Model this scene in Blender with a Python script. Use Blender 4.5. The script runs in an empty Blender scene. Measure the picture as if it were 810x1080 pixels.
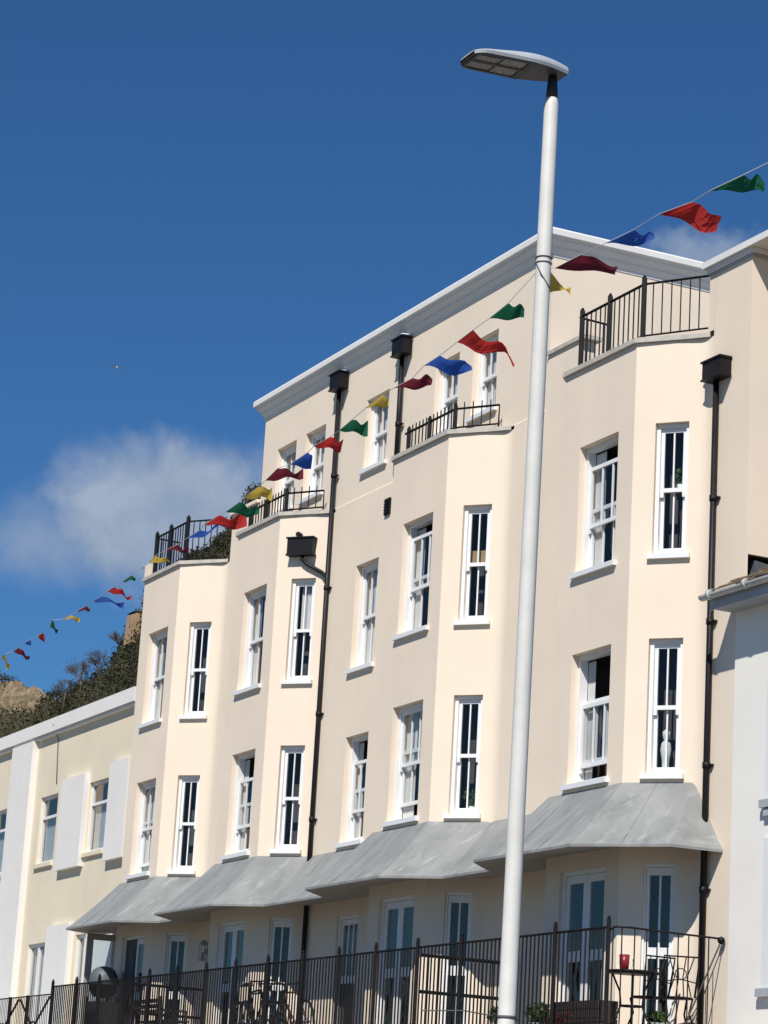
import bpy, math, random
from mathutils import Vector, Matrix, noise

random.seed(7)
scene = bpy.context.scene
COL = scene.collection

# ------------------------------------------------------------------ camera
cam_data = bpy.data.cameras.new('camera')
cam = bpy.data.objects.new('camera', cam_data)
COL.objects.link(cam)
CAM = Vector((28.3386, -17.6712, 0.0))
_yaw, _pitch, _roll = 1.1291, 0.2488, 0.0585
_F = Vector((-math.sin(_yaw)*math.cos(_pitch), math.cos(_yaw)*math.cos(_pitch), math.sin(_pitch)))
_R = Vector((math.cos(_yaw), math.sin(_yaw), 0.0))
_U = _R.cross(_F)
_R2 = _R*math.cos(_roll) + _U*math.sin(_roll)
_U2 = -_R*math.sin(_roll) + _U*math.cos(_roll)
cam.matrix_world = Matrix(((_R2.x, _U2.x, -_F.x, CAM.x), (_R2.y, _U2.y, -_F.y, CAM.y),
                           (_R2.z, _U2.z, -_F.z, CAM.z), (0, 0, 0, 1)))
cam_data.sensor_fit = 'HORIZONTAL'
cam_data.sensor_width = 36.0
cam_data.lens = 36.0*2703.65/810.0
cam_data.clip_start = 0.1
cam_data.clip_end = 8000
scene.camera = cam

# ------------------------------------------------------------------ light
SUN_DIR = Vector((0.5006, -0.4668, 0.729)).normalized()
sun_data = bpy.data.lights.new('sun', 'SUN')
sun_data.energy = 4.7
sun_data.angle = math.radians(0.5)
sun_data.color = (1.0, 0.955, 0.89)
sun = bpy.data.objects.new('sun', sun_data)
COL.objects.link(sun)
sun.rotation_euler = SUN_DIR.to_track_quat('Z', 'Y').to_euler()
sun.location = (20, -20, 40)

world = bpy.data.worlds.new('World')
scene.world = world
world.use_nodes = True
SKY_STRENGTH = 0.052
wn, wl = world.node_tree.nodes, world.node_tree.links
wn.clear()
sky = wn.new('ShaderNodeTexSky')
sky.sky_type = 'NISHITA'
sky.sun_disc = False
sky.sun_elevation = math.asin(SUN_DIR.z)
sky.sun_rotation = math.atan2(SUN_DIR.x, SUN_DIR.y)
sky.air_density = 1.0
sky.dust_density = 0.3
sky.ozone_density = 2.5
wbg = wn.new('ShaderNodeBackground')
wbg.inputs['Strength'].default_value = SKY_STRENGTH
wout = wn.new('ShaderNodeOutputWorld')


def wmath(op, a, b=None, c=None):
    n = wn.new('ShaderNodeMath'); n.operation = op
    for i, v in enumerate((a, b, c)):
        if v is None: continue
        if isinstance(v, (int, float)): n.inputs[i].default_value = v
        else: wl.new(v, n.inputs[i])
    return n.outputs[0]


wtc = wn.new('ShaderNodeTexCoord')
WDIR = wtc.outputs['Generated']


def wdot(vec):
    n = wn.new('ShaderNodeVectorMath'); n.operation = 'DOT_PRODUCT'
    wl.new(WDIR, n.inputs[0]); n.inputs[1].default_value = vec
    return n.outputs['Value']


def wnoise(scale, detail=6, rough=0.55, dist=0.0):
    n = wn.new('ShaderNodeTexNoise')
    n.inputs['Scale'].default_value = scale; n.inputs['Detail'].default_value = detail
    n.inputs['Roughness'].default_value = rough; n.inputs['Distortion'].default_value = dist
    wl.new(WDIR, n.inputs['Vector'])
    return n.outputs['Fac']


def wramp(v, lo, hi):
    n = wn.new('ShaderNodeMapRange'); n.interpolation_type = 'SMOOTHSTEP'
    wl.new(v, n.inputs['Value'])
    n.inputs['From Min'].default_value = lo; n.inputs['From Max'].default_value = hi
    return n.outputs[0]


def cloud_bank(centre, half_w, half_h, amount, scale, soft, ragged):
    """soft cloud standing around one direction of the sky dome"""
    c = Vector(centre).normalized()
    right = c.cross(Vector((0, 0, 1))).normalized()
    up = right.cross(c)
    x = wmath('DIVIDE', wdot(right), half_w)
    y = wmath('DIVIDE', wdot(up), half_h)
    r = wmath('SQRT', wmath('ADD', wmath('MULTIPLY', x, x), wmath('MULTIPLY', y, y)))
    n = wmath('MULTIPLY', wmath('SUBTRACT', wnoise(scale, 7, 0.55, 0.4), 0.5), ragged)
    d = wmath('ADD', wmath('SUBTRACT', 1.0, r), n)
    front = wmath('GREATER_THAN', wdot(c), 0.5)
    m = wmath('MULTIPLY', wramp(d, -soft*0.3, soft), front)
    return wmath('MULTIPLY', m, amount)


def dirpx(u, v):   # a bearing on the sky dome
    return (_F*2703.65 + _R2*(u-405) - _U2*(v-540)).normalized()


banks = [cloud_bank(dirpx(188, 556), 0.062, 0.035, 0.92, 30, 0.5, 1.35),
         cloud_bank(dirpx(60, 572), 0.040, 0.019, 0.62, 40, 1.0, 1.3),
         cloud_bank(dirpx(128, 494), 0.012, 0.014, 0.6, 70, 0.8, 1.5),
         cloud_bank(dirpx(742, 272), 0.028, 0.011, 0.62, 80, 0.8, 2.0)]
mask = banks[0]
for b in banks[1:]:
    mask = wmath('MAXIMUM', mask, b)
shade = wn.new('ShaderNodeMix'); shade.data_type = 'RGBA'
wl.new(wramp(wnoise(38, 8, 0.6), 0.3, 0.7), shade.inputs['Factor'])
k = 1.0/SKY_STRENGTH
shade.inputs['A'].default_value = (0.28*k, 0.355*k, 0.475*k, 1)
shade.inputs['B'].default_value = (0.38*k, 0.445*k, 0.555*k, 1)
tint = wn.new('ShaderNodeMix'); tint.data_type = 'RGBA'; tint.blend_type = 'MULTIPLY'
tint.inputs['Factor'].default_value = 1.0
wl.new(sky.outputs['Color'], tint.inputs['A'])
tint.inputs['B'].default_value = (0.455, 0.925, 1.42, 1)   # deep clear-air blue
mix = wn.new('ShaderNodeMix'); mix.data_type = 'RGBA'
wl.new(mask, mix.inputs['Factor'])
wl.new(tint.outputs['Result'], mix.inputs['A'])
wl.new(shade.outputs['Result'], mix.inputs['B'])
wl.new(mix.outputs['Result'], wbg.inputs['Color'])
wl.new(wbg.outputs[0], wout.inputs['Surface'])

scene.view_settings.view_transform = 'Standard'
scene.view_settings.look = 'None'
scene.view_settings.exposure = 0.07
scene.view_settings.gamma = 1.0
scene.view_settings.use_curve_mapping = False
scene.cycles.max_bounces = 8
scene.cycles.transparent_max_bounces = 12
scene.cycles.caustics_reflective = False
scene.cycles.caustics_refractive = False
scene.cycles.use_denoising = True

# ------------------------------------------------------------------ materials


def new_mat(name):
    m = bpy.data.materials.new(name); m.use_nodes = True
    nt = m.node_tree
    b = nt.nodes['Principled BSDF']
    return m, nt, b


def set_spec(b, v):
    b.inputs['Specular IOR Level'].default_value = v


def surface(name, col, rough=0.7, var=0.06, scale=3.0, bump=0.0, bscale=80.0, metal=0.0, spec=0.4,
            streak=0.0, col2=None, stretch=(1, 1, 1), detail=5, vmin=0.35, vmax=0.65):
    """painted, rendered or stone surface: mottled colour and fine relief from object-space noise"""
    m, nt, b = new_mat(name)
    N, L = nt.nodes, nt.links
    b.inputs['Roughness'].default_value = rough
    b.inputs['Metallic'].default_value = metal
    set_spec(b, spec)
    tc = N.new('ShaderNodeTexCoord')
    mp = N.new('ShaderNodeMapping'); mp.inputs['Scale'].default_value = stretch
    L.new(tc.outputs['Object'], mp.inputs['Vector'])
    nz = N.new('ShaderNodeTexNoise'); nz.inputs['Scale'].default_value = scale
    nz.inputs['Detail'].default_value = detail; nz.inputs['Roughness'].default_value = 0.6
    L.new(mp.outputs['Vector'], nz.inputs['Vector'])
    mr = N.new('ShaderNodeMapRange'); mr.inputs['From Min'].default_value = vmin; mr.inputs['From Max'].default_value = vmax
    L.new(nz.outputs['Fac'], mr.inputs['Value'])
    mx = N.new('ShaderNodeMix'); mx.data_type = 'RGBA'
    a = tuple(c*(1-var) for c in col) if col2 is None else col
    c2 = tuple(min(1, c*(1+var)) for c in col) if col2 is None else col2
    mx.inputs['A'].default_value = (*a, 1); mx.inputs['B'].default_value = (*c2, 1)
    L.new(mr.outputs[0], mx.inputs['Factor'])
    out = mx.outputs['Result']
    if streak:
        mp2 = N.new('ShaderNodeMapping'); mp2.inputs['Scale'].default_value = (5.0, 5.0, 0.25)
        L.new(tc.outputs['Object'], mp2.inputs['Vector'])
        n2 = N.new('ShaderNodeTexNoise'); n2.inputs['Scale'].default_value = 1.0; n2.inputs['Detail'].default_value = 6
        L.new(mp2.outputs['Vector'], n2.inputs['Vector'])
        m2 = N.new('ShaderNodeMapRange'); m2.inputs['From Min'].default_value = 0.55; m2.inputs['From Max'].default_value = 0.8
        m2.inputs['To Max'].default_value = streak
        L.new(n2.outputs['Fac'], m2.inputs['Value'])
        m3 = N.new('ShaderNodeMix'); m3.data_type = 'RGBA'
        L.new(m2.outputs[0], m3.inputs['Factor']); L.new(out, m3.inputs['A'])
        m3.inputs['B'].default_value = (*(c*0.72 for c in col), 1)
        out = m3.outputs['Result']
    L.new(out, b.inputs['Base Color'])
    if bump:
        nb = N.new('ShaderNodeTexNoise'); nb.inputs['Scale'].default_value = bscale; nb.inputs['Detail'].default_value = 4
        L.new(tc.outputs['Object'], nb.inputs['Vector'])
        bp = N.new('ShaderNodeBump'); bp.inputs['Strength'].default_value = bump; bp.inputs['Distance'].default_value = 0.01
        L.new(nb.outputs['Fac'], bp.inputs['Height']); L.new(bp.outputs['Normal'], b.inputs['Normal'])
    return m


CREAM = surface('cream_render', (0.825, 0.702, 0.562), 0.92, 0.03, 0.8, 0.22, 45, spec=0.15, streak=0.06)
WHITE = surface('white_gloss_paint', (0.80, 0.80, 0.79), 0.35, 0.02, 4, spec=0.5)
WHITE_TRIM = surface('white_masonry_paint', (0.80, 0.785, 0.75), 0.6, 0.03, 2, 0.1, 40, spec=0.3)
STONE = surface('coping_stone', (0.50, 0.465, 0.41), 0.85, 0.12, 6, 0.3, 60, spec=0.2)
IRON = surface('black_painted_iron', (0.009, 0.0075, 0.0075), 0.5, 0.2, 8, spec=0.22)
PIPE = surface('black_cast_pipe', (0.010, 0.009, 0.010), 0.5, 0.2, 6, spec=0.25)
LEAD = surface('grey_lead_canopy', (0.205, 0.213, 0.208), 0.6, 0.0, 2.6, 0.35, 9, spec=0.3,
               col2=(0.295, 0.302, 0.292), stretch=(1.0, 0.55, 0.35), detail=9, vmin=0.32, vmax=0.66, streak=0.45)
def weathered(m):
    """pale run-off marks and dark smears down old sheet metal"""
    nt = m.node_tree; N, L = nt.nodes, nt.links
    b = N['Principled BSDF']; src = b.inputs['Base Color'].links[0].from_socket
    tc = N.new('ShaderNodeTexCoord')
    for sc, lo, hi, fac, col, seed in (((7, 2.2, 1.1), 0.56, 0.72, 0.55, (0.50, 0.515, 0.51), 3.0), ((4.5, 1.4, 0.8), 0.60, 0.75, 0.6, (0.105, 0.11, 0.112), 17.0),
                                       ((22, 22, 22), 0.66, 0.74, 0.5, (0.55, 0.56, 0.55), 5.0)):
        mp = N.new('ShaderNodeMapping'); mp.inputs['Scale'].default_value = sc; mp.inputs['Location'].default_value = (seed, seed, seed)
        L.new(tc.outputs['Object'], mp.inputs['Vector'])
        nz = N.new('ShaderNodeTexNoise'); nz.inputs['Scale'].default_value = 1.0; nz.inputs['Detail'].default_value = 9; nz.inputs['Roughness'].default_value = 0.68
        nz.inputs['Distortion'].default_value = 0.4
        L.new(mp.outputs['Vector'], nz.inputs['Vector'])
        mr = N.new('ShaderNodeMapRange'); mr.inputs['From Min'].default_value = lo; mr.inputs['From Max'].default_value = hi; mr.inputs['To Max'].default_value = fac
        L.new(nz.outputs['Fac'], mr.inputs['Value'])
        mx = N.new('ShaderNodeMix'); mx.data_type = 'RGBA'; mx.inputs['B'].default_value = (*col, 1)
        L.new(mr.outputs[0], mx.inputs['Factor']); L.new(src, mx.inputs['A']); src = mx.outputs['Result']
    L.new(src, b.inputs['Base Color'])


weathered(LEAD)
SOFFIT = surface('soffit_boards', (0.40, 0.365, 0.32), 0.8, 0.06, 2, spec=0.2)
ROOFFELT = surface('flat_roof_felt', (0.22, 0.21, 0.2), 0.9, 0.15, 2, 0.3, 30)
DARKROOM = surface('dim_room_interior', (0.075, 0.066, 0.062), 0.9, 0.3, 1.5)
BLIND = surface('pale_curtain_cloth', (0.62, 0.61, 0.58), 0.9, 0.08, 3)
N_CREAM = surface('yellow_cream_render', (0.78, 0.685, 0.515), 0.9, 0.04, 1.0, 0.2, 40, spec=0.15, streak=0.15)
N_WHITE = surface('white_masonry_render', (0.80, 0.77, 0.725), 0.88, 0.025, 1.1, 0.2, 40, spec=0.15, streak=0.08)
W_WHITE = surface('white_stucco', (0.87, 0.835, 0.765), 0.9, 0.03, 0.8, 0.08, 35, spec=0.15, streak=0.06)
GUTTER = surface('grey_white_gutter', (0.52, 0.52, 0.49), 0.5, 0.12, 5, spec=0.4)
FASCIA = surface('grey_fascia_board', (0.40, 0.42, 0.44), 0.7, 0.08, 3)
POLE = surface('white_column_paint', (0.66, 0.645, 0.60), 0.5, 0.05, 5, 0.08, 30, spec=0.3, streak=0.3)
LAMPGREY = surface('silver_grey_housing', (0.42, 0.44, 0.46), 0.5, 0.05, 6, spec=0.5)
LAMPDARK = surface('dark_lantern_plastic', (0.035, 0.04, 0.045), 0.5, 0.2, 6)
LAMPUNDER = surface('lantern_underside', (0.075, 0.075, 0.078), 0.5, 0.1, 6)
DARKWOOD = surface('weathered_wood', (0.06, 0.042, 0.034), 0.8, 0.3, 10, stretch=(1, 6, 6))
DOORDARK = surface('dark_panel_and_doorway', (0.045, 0.042, 0.042), 0.5, 0.2, 4)  # dark colour also stands for the shade inside the open doorway
BARK = surface('brown_bark', (0.12, 0.095, 0.07), 0.9, 0.3, 3)
TARMAC = surface('road_asphalt', (0.055, 0.055, 0.057), 0.9, 0.15, 3, 0.3, 60)
PAVING = surface('promenade_paving', (0.20, 0.19, 0.175), 0.85, 0.12, 0.7, 0.2, 30)
GRASSLAND = surface('open_ground', (0.13, 0.125, 0.10), 0.95, 0.25, 0.05)
REDPOT = surface('red_glazed_pot', (0.22, 0.012, 0.02), 0.35, 0.1, 6)
PLASTICGREY = surface('grey_cover', (0.10, 0.115, 0.13), 0.5, 0.1, 4)
RUBBER = surface('tyre_rubber', (0.018, 0.018, 0.018), 0.8, 0.2, 8)
STEEL = surface('bare_steel', (0.5, 0.5, 0.5), 0.3, 0.05, 8, metal=1.0)
PAINTBLUE = surface('blue_frame_paint', (0.05, 0.13, 0.25), 0.35, 0.05, 6)
PAINTRED = surface('dull_red_frame_paint', (0.16, 0.05, 0.035), 0.4, 0.05, 6)
TERRACOTTA = surface('terracotta', (0.32, 0.13, 0.075), 0.85, 0.15, 6)
CORD = surface('white_cord', (0.50, 0.50, 0.50), 0.8, 0.1, 5)
DARKCORD = surface('dark_strap', (0.10, 0.10, 0.10), 0.7, 0.1, 5)


def glass_mat(name, tint=(0.90, 0.925, 0.94), ior=1.52):
    m = bpy.data.materials.new(name); m.use_nodes = True
    nt = m.node_tree; N, L = nt.nodes, nt.links
    N.clear()
    o = N.new('ShaderNodeOutputMaterial')
    t = N.new('ShaderNodeBsdfTransparent'); t.inputs['Color'].default_value = (*tint, 1)
    g = N.new('ShaderNodeBsdfGlossy'); g.inputs['Roughness'].default_value = 0.02
    g.inputs['Color'].default_value = (0.92, 0.80, 0.68, 1)
    fr = N.new('ShaderNodeFresnel')
    geo = N.new('ShaderNodeNewGeometry'); sel = N.new('ShaderNodeMix'); sel.data_type = 'FLOAT'
    sel.inputs['A'].default_value = ior; sel.inputs['B'].default_value = 1/ior
    L.new(geo.outputs['Backfacing'], sel.inputs['Factor']); L.new(sel.outputs['Result'], fr.inputs['IOR'])
    mx = N.new('ShaderNodeMixShader')
    tc = N.new('ShaderNodeTexCoord')
    nz = N.new('ShaderNodeTexNoise'); nz.inputs['Scale'].default_value = 1.6; nz.inputs['Detail'].default_value = 2
    bp = N.new('ShaderNodeBump'); bp.inputs['Strength'].default_value = 0.12; bp.inputs['Distance'].default_value = 0.05
    L.new(tc.outputs['Object'], nz.inputs['Vector']); L.new(nz.outputs['Fac'], bp.inputs['Height'])
    L.new(bp.outputs['Normal'], g.inputs['Normal']); L.new(bp.outputs['Normal'], fr.inputs['Normal'])
    L.new(fr.outputs[0], mx.inputs['Fac']); L.new(t.outputs[0], mx.inputs[1]); L.new(g.outputs[0], mx.inputs[2])
    L.new(mx.outputs[0], o.inputs['Surface'])
    return m


GLASS = glass_mat('window_glass')
GLASS_SCREEN = glass_mat('screen_glass', (0.86, 0.92, 0.94))


def cloth_mat(name, col):
    m, nt, b = new_mat(name)
    N, L = nt.nodes, nt.links
    b.inputs['Base Color'].default_value = (*col, 1); b.inputs['Roughness'].default_value = 0.7; set_spec(b, 0.2)
    tr = N.new('ShaderNodeBsdfTranslucent'); tr.inputs['Color'].default_value = (*(min(1, c*1.3) for c in col), 1)
    mx = N.new('ShaderNodeMixShader'); mx.inputs[0].default_value = 0.42
    o = N['Material Output']
    tc = N.new('ShaderNodeTexCoord'); nz = N.new('ShaderNodeTexNoise'); nz.inputs['Scale'].default_value = 60
    L.new(tc.outputs['Object'], nz.inputs['Vector'])
    bp = N.new('ShaderNodeBump'); bp.inputs['Strength'].default_value = 0.25; bp.inputs['Distance'].default_value = 0.01
    L.new(nz.outputs['Fac'], bp.inputs['Height']); L.new(bp.outputs['Normal'], b.inputs['Normal'])
    L.new(b.outputs[0], mx.inputs[1]); L.new(tr.outputs[0], mx.inputs[2]); L.new(mx.outputs[0], o.inputs['Surface'])
    return m


FLAGMAT = {'red': cloth_mat('red_flag_cloth', (0.50, 0.035, 0.03)),
           'blue': cloth_mat('blue_flag_cloth', (0.035, 0.11, 0.42)),
           'green': cloth_mat('green_flag_cloth', (0.015, 0.13, 0.065)),
           'yellow': cloth_mat('yellow_flag_cloth', (0.62, 0.43, 0.07)),
           'maroon': cloth_mat('maroon_flag_cloth', (0.17, 0.022, 0.035))}


def leaf_mat(name, c1, c2, c3, scale):
    m, nt, b = new_mat(name)
    N, L = nt.nodes, nt.links
    b.inputs['Roughness'].default_value = 0.75; set_spec(b, 0.2)
    tc = N.new('ShaderNodeTexCoord')
    nz = N.new('ShaderNodeTexNoise'); nz.inputs['Scale'].default_value = scale; nz.inputs['Detail'].default_value = 6
    nz.inputs['Roughness'].default_value = 0.75
    L.new(tc.outputs['Object'], nz.inputs['Vector'])
    cr = N.new('ShaderNodeValToRGB')
    cr.color_ramp.elements[0].position = 0.35; cr.color_ramp.elements[0].color = (*c1, 1)
    cr.color_ramp.elements[1].position = 0.68; cr.color_ramp.elements[1].color = (*c3, 1)
    e = cr.color_ramp.elements.new(0.52); e.color = (*c2, 1)
    L.new(nz.outputs['Fac'], cr.inputs['Fac']); L.new(cr.outputs['Color'], b.inputs['Base Color'])
    return m


SCRUB = leaf_mat('scrub_leaves', (0.024, 0.029, 0.013), (0.046, 0.047, 0.021), (0.10, 0.08, 0.045), 0.6)
HILLSOIL = leaf_mat('hill_soil', (0.05, 0.05, 0.025), (0.08, 0.07, 0.04), (0.15, 0.11, 0.065), 0.4)
CLIFFROCK = leaf_mat('cliff_rock', (0.07, 0.055, 0.03), (0.20, 0.15, 0.09), (0.36, 0.28, 0.18), 1.3)
HUTSTONE = surface('tan_stone', (0.36, 0.24, 0.14), 0.9, 0.2, 2, 0.3, 10)
LEAF = leaf_mat('pot_plant_leaves', (0.04, 0.075, 0.02), (0.07, 0.12, 0.03), (0.12, 0.17, 0.05), 20)
FLOWER = leaf_mat('red_petals', (0.2, 0.012, 0.02), (0.32, 0.02, 0.03), (0.4, 0.05, 0.06), 20)


def tile_mat():
    m, nt, b = new_mat('brown_roof_tiles')
    N, L = nt.nodes, nt.links
    b.inputs['Roughness'].default_value = 0.9
    tc = N.new('ShaderNodeTexCoord')
    nz = N.new('ShaderNodeTexNoise'); nz.inputs['Scale'].default_value = 5; nz.inputs['Detail'].default_value = 6
    L.new(tc.outputs['Object'], nz.inputs['Vector'])
    cr = N.new('ShaderNodeValToRGB')
    cr.color_ramp.elements[0].position = 0.3; cr.color_ramp.elements[0].color = (0.09, 0.06, 0.04, 1)
    cr.color_ramp.elements[1].position = 0.7; cr.color_ramp.elements[1].color = (0.28, 0.19, 0.11, 1)
    L.new(nz.outputs['Fac'], cr.inputs['Fac']); L.new(cr.outputs['Color'], b.inputs['Base Color'])
    return m


TILES = tile_mat()

# ------------------------------------------------------------------ mesh helpers


class MB:
    """collects shapes in world coordinates; build() links them as ONE mesh object"""

    def __init__(self):
        self.v = []; self.f = []; self.m = []; self.s = []

    def face(self, pts, mat=0, smooth=False):
        i = len(self.v)
        self.v.extend(Vector(p) for p in pts)
        self.f.append(tuple(range(i, i+len(pts)))); self.m.append(mat); self.s.append(smooth)

    def hexa(self, p, mat=0):
        """8 corners: bottom ring 0-3, top ring 4-7"""
        i = len(self.v)
        self.v.extend(Vector(q) for q in p)
        for q in ((0, 3, 2, 1), (4, 5, 6, 7), (0, 1, 5, 4), (1, 2, 6, 5), (2, 3, 7, 6), (3, 0, 4, 7)):
            self.f.append(tuple(i+k for k in q)); self.m.append(mat); self.s.append(False)

    def box(self, lo, hi, mat=0):
        x0, y0, z0 = lo; x1, y1, z1 = hi
        self.hexa([(x0, y0, z0), (x1, y0, z0), (x1, y1, z0), (x0, y1, z0),
                   (x0, y0, z1), (x1, y0, z1), (x1, y1, z1), (x0, y1, z1)], mat)

    def lbox(self, W, t0, t1, d0, d1, z0, z1, mat=0):
        """box in a wall's own frame W(t along, d outwards, z up)"""
        self.hexa([W(t0, d1, z0), W(t1, d1, z0), W(t1, d0, z0), W(t0, d0, z0),
                   W(t0, d1, z1), W(t1, d1, z1), W(t1, d0, z1), W(t0, d0, z1)], mat)

    def tube(self, pts, rad, n=8, mat=0, caps=True, smooth=True):
        pts = [Vector(p) for p in pts]
        rads = rad if isinstance(rad, (list, tuple)) else [rad]*len(pts)
        base = len(self.v)
        ref = None
        for k, p in enumerate(pts):
            a = pts[max(0, k-1)]; b = pts[min(len(pts)-1, k+1)]
            t = (b-a).normalized()
            if ref is None:
                ref = Vector((0, 0, 1)) if abs(t.z) < 0.9 else Vector((1, 0, 0))
            u = (ref - t*ref.dot(t)).normalized(); ref = u
            w = t.cross(u)
            for j in range(n):
                an = 2*math.pi*j/n
                self.v.append(p + (u*math.cos(an) + w*math.sin(an))*rads[k])
        for k in range(len(pts)-1):
            for j in range(n):
                a = base+k*n+j; b = base+k*n+(j+1) % n
                self.f.append((a, b, b+n, a+n)); self.m.append(mat); self.s.append(smooth)
        if caps:
            self.f.append(tuple(base+j for j in reversed(range(n)))); self.m.append(mat); self.s.append(False)
            e = base+(len(pts)-1)*n
            self.f.append(tuple(e+j for j in range(n))); self.m.append(mat); self.s.append(False)

    def bar(self, a, b, w, mat=0):
        """square bar"""
        self.tube([a, b], w*0.7071, 4, mat, True, False)

    def lathe(self, c, prof, n=16, mat=0, smooth=True):
        c = Vector(c); base = len(self.v)
        for r, z in prof:
            for j in range(n):
                an = 2*math.pi*j/n
                self.v.append(c + Vector((r*math.cos(an), r*math.sin(an), z)))
        for k in range(len(prof)-1):
            for j in range(n):
                a = base+k*n+j; b = base+k*n+(j+1) % n
                self.f.append((a, b, b+n, a+n)); self.m.append(mat); self.s.append(smooth)

    def ring(self, c, axis, R, r, n=28, k=6, mat=0):
        c = Vector(c); axis = Vector(axis).normalized()
        u = axis.orthogonal().normalized(); w = axis.cross(u)
        base = len(self.v)
        for i in range(n):
            a = 2*math.pi*i/n
            rad = u*math.cos(a) + w*math.sin(a)
            for j in range(k):
                b = 2*math.pi*j/k
                self.v.append(c + rad*(R + r*math.cos(b)) + axis*r*math.sin(b))
        for i in range(n):
            for j in range(k):
                p = base+i*k+j; q = base+i*k+(j+1) % k
                p2 = base+((i+1) % n)*k+j; q2 = base+((i+1) % n)*k+(j+1) % k
                self.f.append((p, p2, q2, q)); self.m.append(mat); self.s.append(True)

    def grid(self, rows, mat=0, smooth=True):
        """rows of points, shared vertices"""
        base = len(self.v); n = len(rows[0])
        for r in rows: self.v.extend(Vector(p) for p in r)
        for i in range(len(rows)-1):
            for j in range(n-1):
                a = base+i*n+j
                self.f.append((a, a+1, a+n+1, a+n)); self.m.append(mat); self.s.append(smooth)

    def build(self, name, mats, parent=None, base=None):
        if not isinstance(mats, (list, tuple)): mats = [mats]
        if base is None:
            base = parent['_b'] if parent is not None and '_b' in parent else (0, 0, 0)
        off = Vector(base)
        me = bpy.data.meshes.new(name)
        me.from_pydata([tuple(p-off) for p in self.v], [], self.f)
        for mt in mats: me.materials.append(mt)
        me.polygons.foreach_set('material_index', self.m)
        me.polygons.foreach_set('use_smooth', self.s)
        me.update()
        o = bpy.data.objects.new(name, me)
        COL.objects.link(o)
        if parent is not None:
            o.parent = parent
        else:
            o.location = off
        o['_b'] = tuple(off)
        return o


def thing(name, label, cat, base, group=None):
    o = bpy.data.objects.new(name, None); COL.objects.link(o)
    o.location = base; o['_b'] = tuple(base)
    o.empty_display_size = 0.2
    return tag(o, label, cat, group)


def tag(o, label, cat, group=None):
    o['label'] = label; o['category'] = cat
    if group: o['group'] = group
    return o


def structure(o, kind='structure'):
    o['kind'] = kind
    return o


def frame(P0, u, n):
    """wall frame: t runs along u from P0, d stands out along n"""
    P0 = Vector((P0[0], P0[1], 0)); u = Vector((u[0], u[1], 0)); n = Vector((n[0], n[1], 0))
    def W(t, d, z): return P0 + u*t + n*d + Vector((0, 0, z))
    return W


def panel(mb, W, t0, t1, z0, z1, holes, reveal=0.13, room=0.9, m_wall=0, m_room=1):
    """wall face with real openings: reveals and a dim room behind each"""
    ts = sorted({t0, t1, *[h[0] for h in holes], *[h[1] for h in holes]})
    zs = sorted({z0, z1, *[h[2] for h in holes], *[h[3] for h in holes]})
    for i in range(len(ts)-1):
        for j in range(len(zs)-1):
            tm, zm = (ts[i]+ts[i+1])/2, (zs[j]+zs[j+1])/2
            if any(h[0] < tm < h[1] and h[2] < zm < h[3] for h in holes): continue
            mb.face([W(ts[i], 0, zs[j]), W(ts[i+1], 0, zs[j]), W(ts[i+1], 0, zs[j+1]), W(ts[i], 0, zs[j+1])], m_wall)
    for h in holes:
        a, b, c, d = h[:4]
        for q0, q1, mt in ((0, -reveal, m_wall), (-reveal, -reveal-room, m_room)):
            mb.face([W(a, q0, c), W(a, q0, d), W(a, q1, d), W(a, q1, c)], mt)
            mb.face([W(b, q0, c), W(b, q1, c), W(b, q1, d), W(b, q0, d)], mt)
            mb.face([W(a, q0, d), W(b, q0, d), W(b, q1, d), W(a, q1, d)], mt)
            mb.face([W(a, q0, c), W(a, q1, c), W(b, q1, c), W(b, q0, c)], mt)
        e = -reveal-room
        mb.face([W(a, e, c), W(b, e, c), W(b, e, d), W(a, e, d)], m_room)

# ------------------------------------------------------------------ ground
GZ = -1.6           # street level
FL = 1.75           # raised terrace floor
mb = MB(); S = 4000
mb.face([(-S, -S, GZ-0.16), (S, -S, GZ-0.16), (S, S, GZ-0.16), (-S, S, GZ-0.16)])
structure(mb.build('ground', GRASSLAND))
mb = MB(); mb.box((-150, -24, GZ-0.3), (120, -9.2, GZ)); structure(mb.build('promenade', PAVING))
mb = MB(); mb.box((-150, -9.2, GZ-0.3), (120, -4.2, GZ-0.12)); structure(mb.build('road', TARMAC))
mb = MB(); mb.box((-150, -4.2, GZ-0.3), (120, -1.75, GZ)); structure(mb.build('pavement', PAVING))

# ------------------------------------------------------------------ the cream terrace
BX = [-16.631, -11.887, -5.486, 0.0]      # right front arris of each bay
BW, BC, BD = 1.902, 0.759, 0.650          # front width, splay run, projection
ZC = 10.90                                # bay wall top (under coping)
CL = math.hypot(BC, BD)
CU = (BC/CL, BD/CL); CN = (BD/CL, -BC/CL)
LU = (BC/CL, -BD/CL); LN = (-BD/CL, -BC/CL)
XL, XQ, XE = -14.48, -3.62, 1.76          # top storey left end, top storey right end, building right end
house = thing('terraced_building', 'long cream rendered terrace with four splayed bays and a white cornice along its top storey',
              'building', (-8.5, 0, FL))

walls = MB()
WINDOWS = []      # (kind, W, a, b, z0, z1, options)


def bay_frames(X):
    return (frame((X-BW, -BD), (1, 0), (0, -1)), frame((X, -BD), CU, CN), frame((X-BW-BC, 0), LU, LN))


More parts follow.
